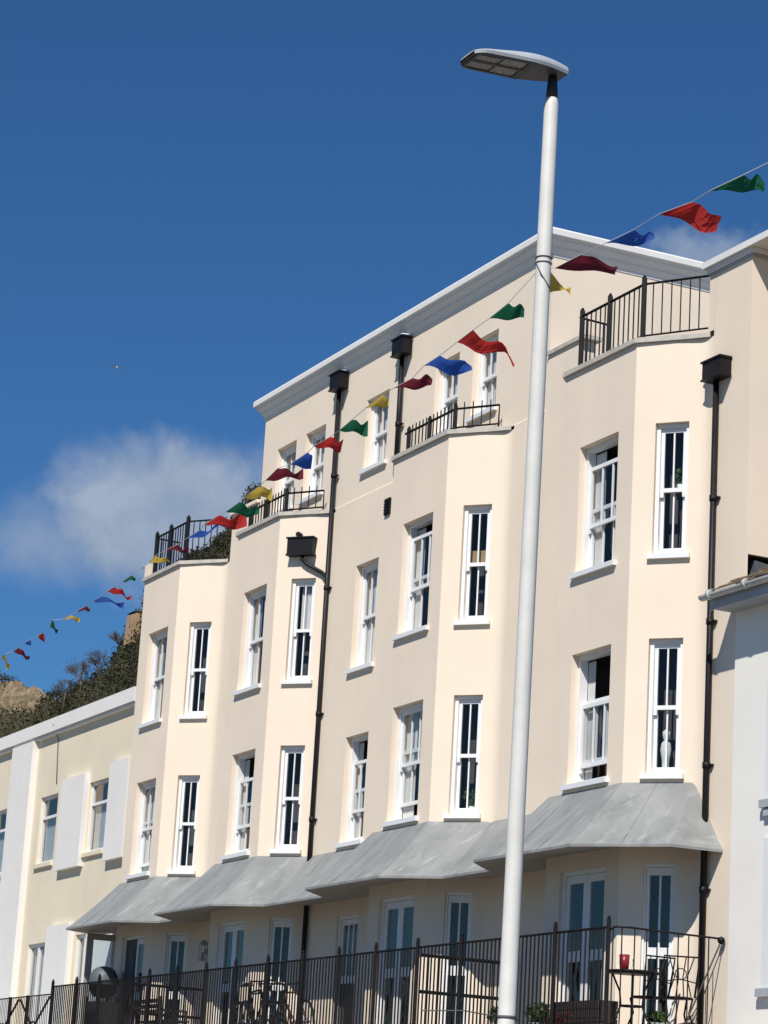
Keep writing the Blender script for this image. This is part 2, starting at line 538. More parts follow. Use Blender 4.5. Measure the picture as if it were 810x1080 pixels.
FIL = 0.13
for i, X in enumerate(BX):
    Wf, Wc, Wl = bay_frames(X)
    fo = (BW-1.43, BW-0.40)          # opening in the bay front
    co = (0.30, 0.765)
    fh = [(fo[0], fo[1], 7.96, 9.765), (fo[0], fo[1], 5.05, 6.835), (BW-1.52, BW-0.34, FL, 3.90)]
    ch = [(co[0], co[1], 7.96, 9.765), (co[0], co[1], 5.05, 6.835), (0.32, 0.75, FL, 3.915)]
    panel(walls, Wf, 0, BW, FL, ZC, fh, reveal=0.14, room=0.8)
    panel(walls, Wc, 0, CL-FIL, FL, ZC, ch, reveal=0.09, room=0.45)
    panel(walls, Wl, 0, CL, FL, ZC, [], 0.1)
    # soft plaster junction between the splay and the flat wall
    p0 = Wc(CL-FIL, 0, 0); p1 = Wc(CL, 0, 0); p2 = p1 + Vector((FIL, 0, 0))
    rows = []
    for z in (FL, ZC):
        rows.append([(1-t)**2*p0 + 2*t*(1-t)*p1 + t*t*p2 + Vector((0, 0, z)) for t in [k/7 for k in range(8)]])
    walls.grid(rows, 0, True)
    # balcony floor on top of the bay
    walls.face([(X-BW-BC, 0.02, ZC), (X-BW, -BD, ZC), (X, -BD, ZC), (X+BC+FIL, 0.02, ZC)], 2)
    WINDOWS.append(('front', Wf, fo[0], fo[1], 7.96, 9.765, (i, 2)))
    WINDOWS.append(('front', Wf, fo[0], fo[1], 5.05, 6.835, (i, 1)))
    WINDOWS.append(('splay', Wc, co[0], co[1], 7.96, 9.765, (i, 2)))
    WINDOWS.append(('splay', Wc, co[0], co[1], 5.05, 6.835, (i, 1)))

Y0 = frame((0, 0), (1, 0), (0, -1))
YT = frame((0, 0.018), (1, 0), (0, -1))     # the top storey stands a finger's width back


def flat(x0, x1, z0, z1, holes=(), W=Y0):
    panel(walls, W, x0, x1, z0, z1, list(holes), reveal=0.14, room=0.8)


ZB = 10.96
flat(-19.42, BX[0]-BW-BC, FL, 10.96)
flat(BX[0]+BC+FIL, XL, FL, 11.80)
flat(XL, BX[1]-BW-BC, FL, ZB)
FLAT_H = [(-10.0, -9.13, 7.96, 9.755), (-10.0, -9.13, 5.05, 6.825), (-9.92, -9.11, FL, 3.87)]
flat(BX[1]+BC+FIL, BX[2]-BW-BC, FL, ZB, FLAT_H)
flat(BX[2]+BC+FIL, XQ, FL, ZB)
flat(XQ, BX[3]-BW-BC, FL, 11.80)
flat(BX[3]+BC+FIL, XE, FL, 11.84)
TOP_H = [(-13.82, -12.95, 11.42, 12.67), (-12.54, -11.68, 11.42, 12.67), (-10.0, -9.13, 11.42, 12.68),
         (-7.42, -6.58, 11.42, 12.66), (-6.1, -5.28, 11.42, 12.70)]
flat(XL, XQ, ZB, 13.62, TOP_H, YT)
# sloping ledge where the top storey steps back
walls.face([(XL, 0, ZB), (XQ, 0, ZB), (XQ, 0.018, ZB+0.02), (XL, 0.018, ZB+0.02)])
for a, b, c, d in FLAT_H[:2]: WINDOWS.append(('flat', Y0, a, b, c, d, (4, 2 if c > 7 else 1)))
for k, (a, b, c, d) in enumerate(TOP_H): WINDOWS.append(('top', YT, a, b, c, d, (k, 3)))
# flanks, backs and roofs
BK = 8.0
walls.face([(XQ, 0.018, 10.7), (XQ, BK, 10.7), (XQ, BK, 13.62), (XQ, 0.018, 13.62)])
walls.face([(XL, BK, 10.7), (XL, 0.018, 10.7), (XL, 0.018, 13.62), (XL, BK, 13.62)])
walls.face([(XL, BK, FL), (XL, BK, 13.62), (XQ, BK, 13.62), (XQ, BK, FL)])
walls.face([(-19.42, BK, FL), (-19.42, 0, FL), (-19.42, 0, 10.96), (-19.42, BK, 10.96)])
walls.face([(-19.42, BK, FL), (-19.42, BK, 10.96), (XL, BK, 10.96), (XL, BK, FL)])
walls.face([(-19.42, 0.25, 10.88), (XL, 0.25, 10.88), (XL, BK, 10.88), (-19.42, BK, 10.88)], 2)
walls.face([(-19.42, 0.25, FL), (XL, 0.25, FL), (XL, 0.25, 10.88), (-19.42, 0.25, 10.88)])
walls.face([(XQ, 0.25, 10.88), (0.9, 0.25, 10.88), (0.9, BK, 10.88), (XQ, BK, 10.88)], 2)
walls.box((-15.87+FIL, 0.003, 10.9), (XL-0.003, 0.25, 11.797))     # thickness of the low parapets
walls.box((XQ+0.003, 0.003, 10.9), (-2.66, 0.25, 11.797))
walls.face([(0.76, -0.001, 10.985), (0.889, -0.001, 10.985), (0.889, -0.001, 11.84), (0.76, -0.001, 11.84)])
walls.face([(0.76, -0.001, 10.9), (0.76, BK, 10.9), (0.76, BK, 11.84), (0.76, -0.001, 11.84)])
walls.face([(0.90, BK, FL), (0.90, BK, 11.84), (XE, BK, 11.84), (XE, BK, FL)])
# right flank, with the small dark opening above the neighbour's tiles
Wr = frame((XE, 0), (0, 1), (1, 0))
panel(walls, Wr, 0, BK, FL, 11.84, [(0.03, 0.95, 7.30, 7.76)], reveal=0.05, room=0.25)
walls.build('wall', [CREAM, DARKROOM, ROOFFELT], house)

m = MB(); m.hexa([(XE-0.16, 0.16, 7.36), (XE-0.03, 0.16, 7.36), (XE-0.03, 0.94, 7.36), (XE-0.16, 0.94, 7.36), (XE-0.16, 0.16, 7.70), (XE-0.03, 0.16, 7.70), (XE-0.03, 0.94, 7.60), (XE-0.16, 0.94, 7.60)]); m.build('vent_panel', PLASTICGREY, house)
# raised terrace in front
mb = MB(); mb.box((-19.6, -1.75, GZ), (XE, -0.003, FL-0.03)); mb.build('terrace_base', CREAM, house)
mb = MB(); mb.box((-19.6, -1.78, FL-0.027), (XE, -0.004, FL-0.001)); mb.build('terrace_paving', PAVING, house)

# coping on the bays
for i, X in enumerate(BX):
    e, w = 0.05, 0.28
    m = math.tan(math.atan2(BD, BC)/2)
    out = [(X-BW-BC-e*0.7, -e*0.7), (X-BW-e*m, -BD-e), (X+e*m, -BD-e), (X+BC+0.06, -0.0 if i == 3 else 0.0)]
    out[3] = (X+BC+e*0.75, -0.002)
    out[0] = (X-BW-BC-e*0.75, -0.002)
    inn = [(X-BW-BC+w*1.3, -0.002), (X-BW+w*m, -BD+w), (X-w*m, -BD+w), (X+BC-w*1.3, -0.002)]
    mb = MB()
    z0, z1 = ZC+0.002, ZC+0.082
    for k in range(3):
        a, b, c, d = out[k], out[k+1], inn[k+1], inn[k]
        mb.face([(*a, z0), (*b, z0), (*b, z1-0.012), (*a, z1-0.012)])
        mb.face([(*a, z1-0.012), (*b, z1-0.012), (*c, z1), (*d, z1)])
        mb.face([(*d, z1), (*c, z1), (*c, z0), (*d, z0)])
        mb.face([(*a, z0), (*d, z0), (*c, z0), (*b, z0)])
    mb.face([(*out[0], z0), (*out[0], z1), (*inn[0], z1), (*inn[0], z0)])
    mb.face([(*out[3], z0), (*inn[3], z0), (*inn[3], z1), (*out[3], z1)])
    mb.build('coping', STONE, house)
mb = MB(); mb.box((-15.78, -0.05, 11.80), (XL-0.01, 0.29, 11.86)); mb.build('coping', CREAM, house)
mb = MB(); mb.box((XQ+0.004, -0.04, 11.80), (-2.55, 0.29, 11.86)); mb.build('coping', STONE, house)
mb = MB(); mb.box((-18.62, -BD+0.01, ZC+0.085), (-18.42, -BD+0.2, ZC+0.36)); mb.build('pier', CREAM, house)

# cornice round the top storey
OV, ZT = 0.20, 13.77
prof = [(0.0, 13.375), (0.012, 13.38), (0.018, 13.42), (0.075, 13.50), (0.08, 13.525), (0.145, 13.60), (0.148, 13.62), (0.172, 13.655),
        (OV-0.002, 13.66), (OV, 13.745), (OV-0.015, ZT), (-0.35, ZT+0.03)]
mb = MB()
for k in range(len(prof)-1):
    (o0, z0), (o1, z1) = prof[k], prof[k+1]
    def rect(o): return [(XL-o, BK+o), (XL-o, 0.018-o), (XQ+o, 0.018-o), (XQ+o, BK+o)]
    r0, r1 = rect(o0), rect(o1)
    for j in range(3):
        mb.face([(*r0[j], z0), (*r0[j+1], z0), (*r1[j+1], z1), (*r1[j], z1)], 0 if k < len(prof)-2 else 1)
mb.face([(XL+0.35, 0.37, ZT+0.03), (XQ-0.35, 0.37, ZT+0.03), (XQ-0.35, BK, ZT+0.03), (XL+0.35, BK, ZT+0.03)], 1)
mb.build('cornice', [WHITE_TRIM, ROOFFELT], house)
# thin roof edge of the right-hand block
mb = MB()
mb.box((0.70, -0.10, 11.865), (3.1, BK+0.2, 11.955))
mb.box((0.76, -0.055, 11.80), (1.83, BK, 11.862))
mb.build('roof_edge', WHITE_TRIM, house)
mb = MB(); mb.box((0.75, -0.022, 11.765), (1.79, BK, 11.797)); mb.build('roof_edge_shade_strip', FASCIA, house)  # grey strip standing in for the shadow line under the roof edge


# ------------------------------------------------------------------ windows
def sash(mb, W, a, b, z0, z1, d, bars, horn=False):
    """one sliding sash: stiles, rails and glazing bars at depth d"""
    st, rl, br, th = 0.048, 0.055, 0.022, 0.038
    mb.lbox(W, a, a+st, d-th, d, z0, z1); mb.lbox(W, b-st, b, d-th, d, z0, z1)
    mb.lbox(W, a+st, b-st, d-th, d, z0, z0+rl); mb.lbox(W, a+st, b-st, d-th, d, z1-rl, z1)
    for k in range(1, bars+1):
        t = a+st+(b-a-2*st)*k/(bars+1)
        mb.lbox(W, t-br/2, t+br/2, d-th+0.006, d-0.006, z0+rl, z1-rl)
    if horn:
        for p, q in ((a, a+st), (b-st, b)):
            mb.hexa([W(p, d-0.004, z0-0.07), W(q, d-0.004, z0-0.07), W(q, d-th, z0-0.05), W(p, d-th, z0-0.05),
                     W(p, d, z0), W(q, d, z0), W(q, d-th, z0), W(p, d-th, z0)])


STATE = {('front', (0, 1)): (0.0, 0.13), ('front', (1, 1)): (0.38, 0.0), ('front', (2, 2)): (0.16, 0.0),
         ('front', (2, 1)): (0.0, 0.20), ('front', (3, 2)): (0.22, 0.0), ('front', (3, 1)): (0.62, 0.24),
         ('flat', (4, 1)): (0.34, 0.0)}


def window(kind, W, a, b, z0, z1, key):
    top_drop, bot_rise = STATE.get((kind, key), (0.0, 0.0))
    bars = 1 if kind == 'splay' else 2
    fr = MB()
    dp = 0.11 if kind != 'splay' else 0.07      # frame face behind the wall face
    fw = 0.055
    zf = z0 + 0.055
    fr.lbox(W, a+0.002, a+fw, -dp-0.12, -dp, z0, z1-0.002)
    fr.lbox(W, b-fw, b-0.002, -dp-0.12, -dp, z0, z1-0.002)
    fr.lbox(W, a+fw, b-fw, -dp-0.12, -dp, z1-0.06, z1-0.002)
    fr.lbox(W, a+fw, b-fw, -dp-0.12, -dp+0.01, z0+0.003, zf)
    w = fr.build('window', WHITE, house)
    sm = MB()
    sm.lbox(W, a-0.055, b+0.065, -dp, 0.065, z0-0.066, z0+0.001)
    sm.build('sill', WHITE, w)
    zm = (zf + z1-0.06)/2
    i0, i1 = a+fw, b-fw
    zt0, zt1 = zm-0.03-top_drop, z1-0.062-top_drop
    zb0, zb1 = zf+0.002+bot_rise, zm+0.03+bot_rise
    for (q0, q1, d, horn) in ((zt0, zt1, -dp-0.034, True), (zb0, zb1, -dp-0.078, False)):
        s = MB(); sash(s, W, i0+0.002, i1-0.002, q0, q1, d, bars, horn); s.build('sash', WHITE, w)
        g = MB(); g.face([W(i0+0.03, d-0.02, q0+0.04), W(i1-0.03, d-0.02, q0+0.04), W(i1-0.03, d-0.02, q1-0.04), W(i0+0.03, d-0.02, q1-0.04)]); g.build('pane', GLASS, w)
    # curtains drawn to the sides of the wider windows
    if kind in ('front', 'flat', 'top'):
        c = MB(); rnd = random.Random(int(a*100)+int(z0*10))
        width = (b-a)
        for side in ((0, 1) if kind != 'top' else (0, 1)):
            ww = width*((0.2 if top_drop > 0.3 else rnd.choice((0.36, 0.46, 0.30))) if side == 0 else rnd.choice((0.0, 0.14, 0.22)))*rnd.uniform(0.85, 1.2)
            if ww < 0.05: continue
            t0 = a+0.056 if side == 0 else b-0.056-ww
            nseg = 26
            rows = []
            for z in (z0+0.08, z1-0.08):
                rows.append([W(t0+ww*k/nseg, -dp-0.137+0.013*math.sin(k*1.55+rnd.random()*0.3), z) for k in range(nseg+1)])
            c.grid(rows, 0, True)
        c.build('curtain', BLIND, w)
    elif key in ((1, 2), (2, 2)):
        c = MB(); zz = z1-0.75
        if key == (2, 2):
            c.lbox(W, a+0.07, b-0.07, -0.24, -0.23, zm+0.03, zm+0.24)
            c.build('blind', surface('ochre_blind_cloth', (0.36, 0.25, 0.12), 0.9, 0.1, 5), w)
        else:
            rows = [[W(a+0.12+0.2*k/14, -0.23+0.02*math.sin(k*1.7), z) for k in range(15)] for z in (zm+0.05, z1-0.1)]
            c.grid(rows); c.build('curtain', BLIND, w)
    return w


for args in WINDOWS: window(*args)


# ------------------------------------------------------------------ ground-floor doors
def door_leaf(W, a, b, z0, z1, d, parent, bars=0, angle=0.0, mat=None, mid=2.78):
    mb = MB(); mat = mat or WHITE
    ca, sa = math.cos(angle), math.sin(angle)
    def V(t, q, z): return W(a+(t-a)*ca + (q-d)*sa*-1, d+(t-a)*sa*-1+(q-d)*ca, z)
    st = 0.085 if b-a > 0.45 else 0.045
    mb.lbox(V, a, a+st, d-0.045, d, z0, z1); mb.lbox(V, b-st, b, d-0.045, d, z0, z1)
    for p, q in ((z0, z0+0.2), (mid-0.07, mid+0.07), (z1-0.1, z1)):
        mb.lbox(V, a+st, b-st, d-0.045, d, p, q)
    for k in range(1, bars+1):
        t = a+st+(b-a-2*st)*k/(bars+1)
        mb.lbox(V, t-0.013, t+0.013, d-0.04, d-0.004, mid+0.07, z1-0.1)
        mb.lbox(V, t-0.013, t+0.013, d-0.04, d-0.004, z0+0.2, mid-0.07)
    o = mb.build('door_leaf', mat, parent)
    g = MB(); g.lbox(V, a+st-0.01, b-st+0.01, d-0.026, d-0.02, z0+0.18, z1-0.08); g.build('pane', GLASS, parent)
    return o


for i, X in enumerate(BX):
    Wf, Wc, _ = bay_frames(X)
    a, b, z0, z1 = BW-1.52, BW-0.34, FL, 3.90
    f = MB()
    f.lbox(Wf, a+0.002, a+0.06, -0.16, -0.05, z0, z1-0.002); f.lbox(Wf, b-0.06, b-0.002, -0.16, -0.05, z0, z1-0.002)
    f.lbox(Wf, a+0.06, b-0.06, -0.16, -0.05, z1-0.06, z1-0.002)
    fd = f.build('french_doors', WHITE, house)
    mid = (a+b)/2
    if i == 0:
        door_leaf(Wf, mid+0.003, b-0.062, z0+0.02, z1-0.065, -0.08, fd)
    else:
        door_leaf(Wf, a+0.062, mid-0.003, z0+0.02, z1-0.065, -0.08, fd)
        door_leaf(Wf, mid+0.003, b-0.062, z0+0.02, z1-0.065, -0.08, fd)
    a, b, z1 = 0.32, 0.75, 3.915
    f = MB()
    f.lbox(Wc, a+0.002, a+0.03, -0.15, -0.035, z0, z1-0.002); f.lbox(Wc, b-0.03, b-0.002, -0.15, -0.035, z0, z1-0.002)
    f.lbox(Wc, a+0.03, b-0.03, -0.15, -0.035, z1-0.05, z1-0.002)
    sl = f.build('side_light', WHITE, house)
    door_leaf(Wc, a+0.032, b-0.032, z0+0.02, z1-0.054, -0.06, sl, bars=1)
# entrance door in the flat wall: three slim lights over a dark lower panel
a, b, z0, z1 = -9.92, -9.11, FL, 3.87
f = MB()
f.lbox(Y0, a+0.002, a+0.06, -0.15, -0.04, z0, z1-0.002); f.lbox(Y0, b-0.06, b-0.002, -0.15, -0.04, z0, z1-0.002)
f.lbox(Y0, a+0.06, b-0.06, -0.15, -0.04, z1-0.06, z1-0.002)
ent = f.build('entrance_door', WHITE, house)
leaf = MB()
for t0, t1 in ((a+0.062, a+0.13), (b-0.13, b-0.062)): leaf.lbox(Y0, t0, t1, -0.12, -0.07, z0+0.02, z1-0.065)
for p, q in ((z0+0.02, z0+0.25), (2.78, 2.9), (3.72, z1-0.065)): leaf.lbox(Y0, a+0.13, b-0.13, -0.12, -0.07, p, q)
for k in (1, 2):
    t = a+0.13+(b-a-0.26)*k/3; leaf.lbox(Y0, t-0.018, t+0.018, -0.115, -0.075, 2.9, 3.72)
leaf.build('door_leaf', WHITE, ent)
lo = MB(); lo.lbox(Y0, a+0.13, b-0.13, -0.11, -0.085, z0+0.25, 2.78); lo.build('lower_panel', DOORDARK, ent)
g = MB(); g.lbox(Y0, a+0.125, b-0.125, -0.098, -0.092, 2.88, 3.73); g.build('pane', GLASS, ent)
d = MB(); Wd = bay_frames(BX[0])[0]; d.lbox(Wd, BW-1.46, BW-0.935, -0.12, -0.075, FL+0.02, 3.835)  # dark panel filling the open left half, in place of the doorway's shade
d.lbox(Wd, BW-1.38, BW-1.01, -0.074, -0.068, 2.0, 2.6); d.lbox(Wd, BW-1.38, BW-1.01, -0.074, -0.068, 2.8, 3.7)
d.build('doorway_dark_panel', DOORDARK, house)
# wall lantern between the first two bays
lan = MB()
lan.box((-15.47, -0.16, 3.38), (-15.33, -0.03, 3.42)); lan.box((-15.45, -0.15, 3.66), (-15.35, -0.04, 3.69))
for x in (-15.46, -15.345):
    for y in (-0.15, -0.045): lan.bar((x, y, 3.42), (x, y, 3.66), 0.012)
lan.hexa([(-15.47, -0.16, 3.69), (-15.33, -0.16, 3.69), (-15.33, -0.03, 3.69), (-15.47, -0.03, 3.69),
          (-15.42, -0.11, 3.76), (-15.38, -0.11, 3.76), (-15.38, -0.08, 3.76), (-15.42, -0.08, 3.76)])
lan.box((-15.42, -0.06, 3.50), (-15.38, -0.002, 3.60)); lan.tube([(-15.4, -0.1, 3.42), (-15.4, -0.1, 3.54)], 0.02, 8)
lan.build('wall_lantern', FASCIA, house)

# ------------------------------------------------------------------ canopies
CE = 0.93


def canopy(wall_pts, out_pts, p=1.12):
    """bent grey sheet roof from the wall line down to its drip edge, with a boarded underside"""
    mb = MB(); N = 7
    Z1, Z0 = 4.945, 4.03
    def pt(k, s):
        a, b = Vector((*wall_pts[k], 0)), Vector((*out_pts[k], 0))
        q = a + (b-a)*s
        q.z = Z0 + (Z1-Z0)*(1-s)**p
        return q
    n = len(wall_pts)
    for k in range(n-1):
        rows = []
        for r in range(N+1):
            s = r/N
            A, B = pt(k, s), pt(k+1, s)
            cols = 12
            rows.append([A + (B-A)*c/cols + Vector((0, 0, 0.008*noise.noise((A+(B-A)*c/cols)*2.1) if 0 < r < N else 0)) for c in range(cols+1)])
        mb.grid(rows, 0, False)
        # rolled drip edge and underside
        A, B = pt(k, 1), pt(k+1, 1)
        dn = Vector((0, 0, -0.035))
        mb.face([A, B, B+dn, A+dn], 0)
        iA, iB = Vector((*wall_pts[k], 4.12)), Vector((*wall_pts[k+1], 4.12))
        mb.face([A+dn, B+dn, iB, iA], 1)
    for k in (0, n-1):
        prev = None
        for r in range(N+1):
            q = pt(k, r/N)
            base = Vector((q.x, q.y, 0)); base.z = 4.12 + (3.995-4.12)*r/N
            if prev: mb.face([prev[0], q, base, prev[1]], 0)
            prev = (q, base)
    for k in range(n-1):          # folded sheet joints running down the slope
        A0, B0 = pt(k, 1), pt(k+1, 1)
        cnt = int((B0-A0).length/1.05)
        for c in range(1, cnt+1):
            q = c/(cnt+1)
            mb.tube([pt(k, s).lerp(pt(k+1, s), q)+Vector((0, 0, 0.004)) for s in (0, .25, .5, .75, 0.99)], 0.004, 5, 0)
    return mb.build('canopy', [LEAD, SOFFIT], house)


mt = math.tan(math.atan2(BD, BC)/2)


def bay_poly(X):
    W_ = [(X-BW-BC, 0), (X-BW, -BD), (X, -BD), (X+BC, 0)]
    O_ = [(X-BW-BC-0.34, -CE), (X-BW-CE*mt, -BD-CE), (X+CE*mt, -BD-CE), (X+BC+0.34, -CE)]
    return W_, O_


for i, X in enumerate(BX):
    W_, O_ = bay_poly(X)
    if i == 0:
        W_[0] = (-19.29, -0.0); O_[0] = (-19.42, -0.78)
        O_[1] = (X-2.24, -BD-0.9)
    else:
        px = (BX[i-1]+BC + X-BW-BC)/2
        if i == 3: px = -3.5
        W_.insert(0, (px, 0)); O_.insert(0, (px, -CE))
    if i < 3:
        nx = (X+BC + BX[i+1]-BW-BC)/2
        if i == 2: nx = -3.5
        W_.append((nx, 0)); O_.append((nx, -CE))
    else:
        W_[-1] = (0.72, -0.03); O_[-1] = (1.36, -0.74)
        W_.append((0.74, -0.003)); O_.append((1.40, -0.003))
    canopy(W_, O_)


# ------------------------------------------------------------------ rainwater pipes
def hopper(mb, W, t0, t1, z0, z1, dep):
    tw = 0.02
    mb.hexa([W(t0+tw, dep-tw, z0), W(t1-tw, dep-tw, z0), W(t1-tw, 0.01, z0), W(t0+tw, 0.01, z0),
             W(t0+tw, dep-tw, z1), W(t1-tw, dep-tw, z1), W(t1-tw, 0.01, z1), W(t0+tw, 0.01, z1)])
    mb.lbox(W, t0, t1, 0.01, dep, z1, z1+0.025); mb.lbox(W, t0+0.004, t1-0.004, 0.012, dep-0.004, z0-0.022, z0)


def down_pipe(x, z0, z1, hop, collars):
    p = MB(); p.tube([(x, -0.062, z0), (x, -0.062, z1)], 0.041, 12)
    pipe = p.build('downpipe', PIPE, house)
    h = MB(); hopper(h, Y0, x-hop[0], x+hop[1], z1, z1+hop[2], 0.205)
    h.build('hopper', PIPE, pipe)
    for z in collars:
        c = MB(); c.tube([(x, -0.062, z-0.04), (x, -0.062, z+0.04)], 0.052, 12); c.box((x-0.085, -0.05, z-0.015), (x+0.085, -0.003, z+0.015))
        c.build('bracket', PIPE, pipe)
    return pipe


pipe_a = down_pipe(1.065, FL, 10.24, (0.175, 0.29, 0.225), (8.62, 6.98, 5.12, 3.55))
pipe_b = down_pipe(-11.03, FL, 13.12, (0.18, 0.26, 0.26), (11.55, 9.55, 7.35, 5.55))
pipe_c = down_pipe(-8.55, 11.0, 13.10, (0.18, 0.26, 0.26), (11.9,))
# white overflow stubs under the cornice
for x in (-10.86, -8.40):
    s = MB(); s.tube([(x, 0.01, 13.43), (x, -0.17, 13.41)], 0.022, 8); s.build('overflow_pipe', WHITE, house)
# short hopper and swan-neck on the second bay
_, Wc2, _ = bay_frames(BX[1])
sh = MB(); hopper(sh, Wc2, 0.22, 0.75, 10.17, 10.45, 0.17); sp = sh.build('bay_hopper', PIPE, house)
sn = MB(); sn.tube([Wc2(0.52, 0.09, 10.16), Wc2(0.52, 0.09, 10.08), Wc2(0.60, 0.07, 10.0), Wc2(0.90, 0.06, 9.84), Vector((-11.03, -0.075, 9.74)), Vector((-11.03, -0.065, 9.6))], 0.036, 10)
sn.build('swan_neck', PIPE, sp)
st = MB(); st.tube([Wc2(0.42, 0.0, 10.53), Wc2(0.42, 0.12, 10.53)], 0.045, 12); st.build('overflow_pipe', PIPE, sp)
# dark louvred vent on the flat wall
v = MB(); v.box((-8.97, -0.035, 10.42), (-8.77, -0.002, 10.70))
for k in range(5): v.hexa([(-8.955, -0.055, 10.445+k*0.05), (-8.785, -0.055, 10.445+k*0.05), (-8.785, -0.036, 10.475+k*0.05), (-8.955, -0.036, 10.475+k*0.05),
                           (-8.955, -0.057, 10.452+k*0.05), (-8.785, -0.057, 10.452+k*0.05), (-8.785, -0.036, 10.483+k*0.05), (-8.955, -0.036, 10.483+k*0.05)])
v.build('vent', PIPE, house)
# aerial poles at the left end of the roof
ae = MB()
ae.tube([(-19.3, -0.2, 10.62), (-20.3, 0.35, 10.80)], 0.03, 6); ae.tube([(-19.35, -0.1, 11.05), (-19.95, 0.1, 11.1)], 0.016, 6)
ae.tube([(-19.35, -0.3, 11.42), (-19.7, -0.3, 11.45)], 0.016, 6); ae.tube([(-19.95, 0.1, 11.1), (-20.15, 0.1, 11.4)], 0.01, 6)
ae.build('aerial', FASCIA, house)


# ------------------------------------------------------------------ railings
def rail_run(root, A, B, z0, z1, posts, spacing, post_w=0.042, bar_w=0.016, spike=0.0, post_top=0.06, rail_w=0.03, low=True, finial=True):
    A, B = Vector((*A, 0)), Vector((*B, 0)); L = (B-A).length; u = (B-A)/L
    r = MB(); r.bar(A+Vector((0, 0, z1)), B+Vector((0, 0, z1)), rail_w)
    r.build('top_rail', IRON, root)
    if low:
        r = MB(); r.bar(A+Vector((0, 0, z0+0.06)), B+Vector((0, 0, z0+0.06)), rail_w*0.8); r.build('bottom_rail', IRON, root)
    cuts = sorted(set([0.0, *posts, L]))
    for q in posts:
        p = A+u*q
        m = MB(); m.bar(p+Vector((0, 0, z0)), p+Vector((0, 0, z1+post_top)), post_w)
        if finial:
            m.lathe(p+Vector((0, 0, z1+post_top)), [(0.0, 0.045), (0.02, 0.03), (0.024, 0.015), (0.012, 0.0)], 8)
        m.build('post', IRON, root)
    for c0, c1 in zip(cuts[:-1], cuts[1:]):
        n = max(1, round((c1-c0)/spacing))
        if c1-c0 < spacing*0.7: continue
        m = MB()
        for k in range(1, n):
            p = A+u*(c0+(c1-c0)*k/n)
            m.bar(p+Vector((0, 0, z0+(0.06 if low else 0))), p+Vector((0, 0, z1+spike)), bar_w)
            if spike:
                m.lathe(p+Vector((0, 0, z1+spike)), [(bar_w*0.7, 0.0), (0.0, 0.03)], 6)
        m.build('bars', IRON, root)


def balcony(i, label, tall):
    X = BX[i]; ins = 0.11
    zc = ZC+0.082
    root = thing('balcony_railing', label, 'railing', (X-BW/2, -BD/2, zc), 'balcony railings on the bay roofs')
    c = (X-ins*mt, -BD+ins); l = (X-BW+ins*mt+0.1, -BD+ins)
    r_end = (X+BC-ins*1.35-0.02, -0.06 if i < 3 else -0.02)
    l_end = (X-BW-BC+ins*1.5+0.1, -0.04)
    if tall:
        zt = zc+0.80
        rail_run(root, l, c, zc, zt, [0.06, 0.82, (c[0]-l[0])], 0.125, 0.06, 0.017, 0.0, 0.09, 0.034)
        rail_run(root, c, r_end if i == 0 else (0.755, -0.012), zc, zt, [], 0.135, 0.05, 0.015, 0.0, 0.05, 0.024)
        rail_run(root, l, (l[0]-0.05, 0.0), zc, zt, [], 0.135, 0.05, 0.015, 0.0, 0.05, 0.024)
    else:
        zt = zc+0.36
        rail_run(root, l, c, zc, zt, [0.12, 0.85, (c[0]-l[0])], 0.118, 0.055, 0.017, 0.085, 0.06, 0.034, finial=True)
        rail_run(root, c, (r_end[0]-0.02, -0.10), zc, zt, [], 0.14, 0.04, 0.015, 0.085, 0.05, 0.026)
        e = (r_end[0]-0.02, -0.10)
        m = MB(); m.bar((e[0], e[1], zc), (e[0], e[1], zt), 0.016); m.bar((e[0], e[1], zt), (e[0]-0.25, 0.02, zc+0.05), 0.012); m.build('end_stay', IRON, root)
    return root


balcony(0, 'tall black roof railing on the far left bay with open sky behind it', True)
balcony(1, 'low spiked black railing on the second bay from the left', False)
balcony(2, 'low spiked black railing on the third bay, beside the short downpipe', False)
balcony(3, 'tall black roof railing on the right-hand bay, nearest the lamp column', True)

# terrace railing along the front
RY, RZ = -1.55, 2.94
tr = thing('terrace_railing', 'long black iron railing along the front of the raised ground-floor terrace', 'railing', (-9, RY, FL))
posts_x = [-19.35, -17.99, -16.74, -15.51, -14.19, -12.89, -11.58, -10.33, -9.03, -7.70, -6.41, -5.16, -3.83, -2.53, -1.25, 0.0, 1.30]
rail_run(tr, (-19.35, RY), (1.30, RY), FL, RZ, [x+19.35 for x in posts_x], 0.104, 0.045, 0.019, 0.0, 0.10, 0.022)
arc = [(1.30, RY, RZ-0.045)] + [(1.30+0.2*math.sin(a), RY+0.2-0.2*math.cos(a), RZ) for a in (0.5, 0.9, 1.3, math.pi/2)] + [(1.5, -0.9, RZ-0.01), (1.5, -0.06, RZ-0.02)]
m = MB(); m.tube(arc, 0.013, 6); m.build('top_rail', IRON, tr)
m = MB()
for y in (-1.3, -1.13, -0.98, -0.83, -0.68, -0.53, -0.38, -0.24): m.bar((1.5, y, FL), (1.5, y, RZ-0.01), 0.014)
m.bar((1.36, RY+0.03, FL), (1.36, RY+0.03, RZ-0.02), 0.014); m.bar((1.45, RY+0.1, FL), (1.45, RY+0.1, RZ), 0.014)
m.build('bars', IRON, tr)
m = MB(); m.lathe((1.5, -0.06, RZ-0.04), [(0, -0.05), (0.04, -0.03), (0.05, 0), (0.04, 0.03), (0, 0.05)], 10)
m.bar((1.5, -0.06, RZ-0.05), (1.5, -0.55, FL+0.1), 0.016); m.build('end_stay', IRON, tr)


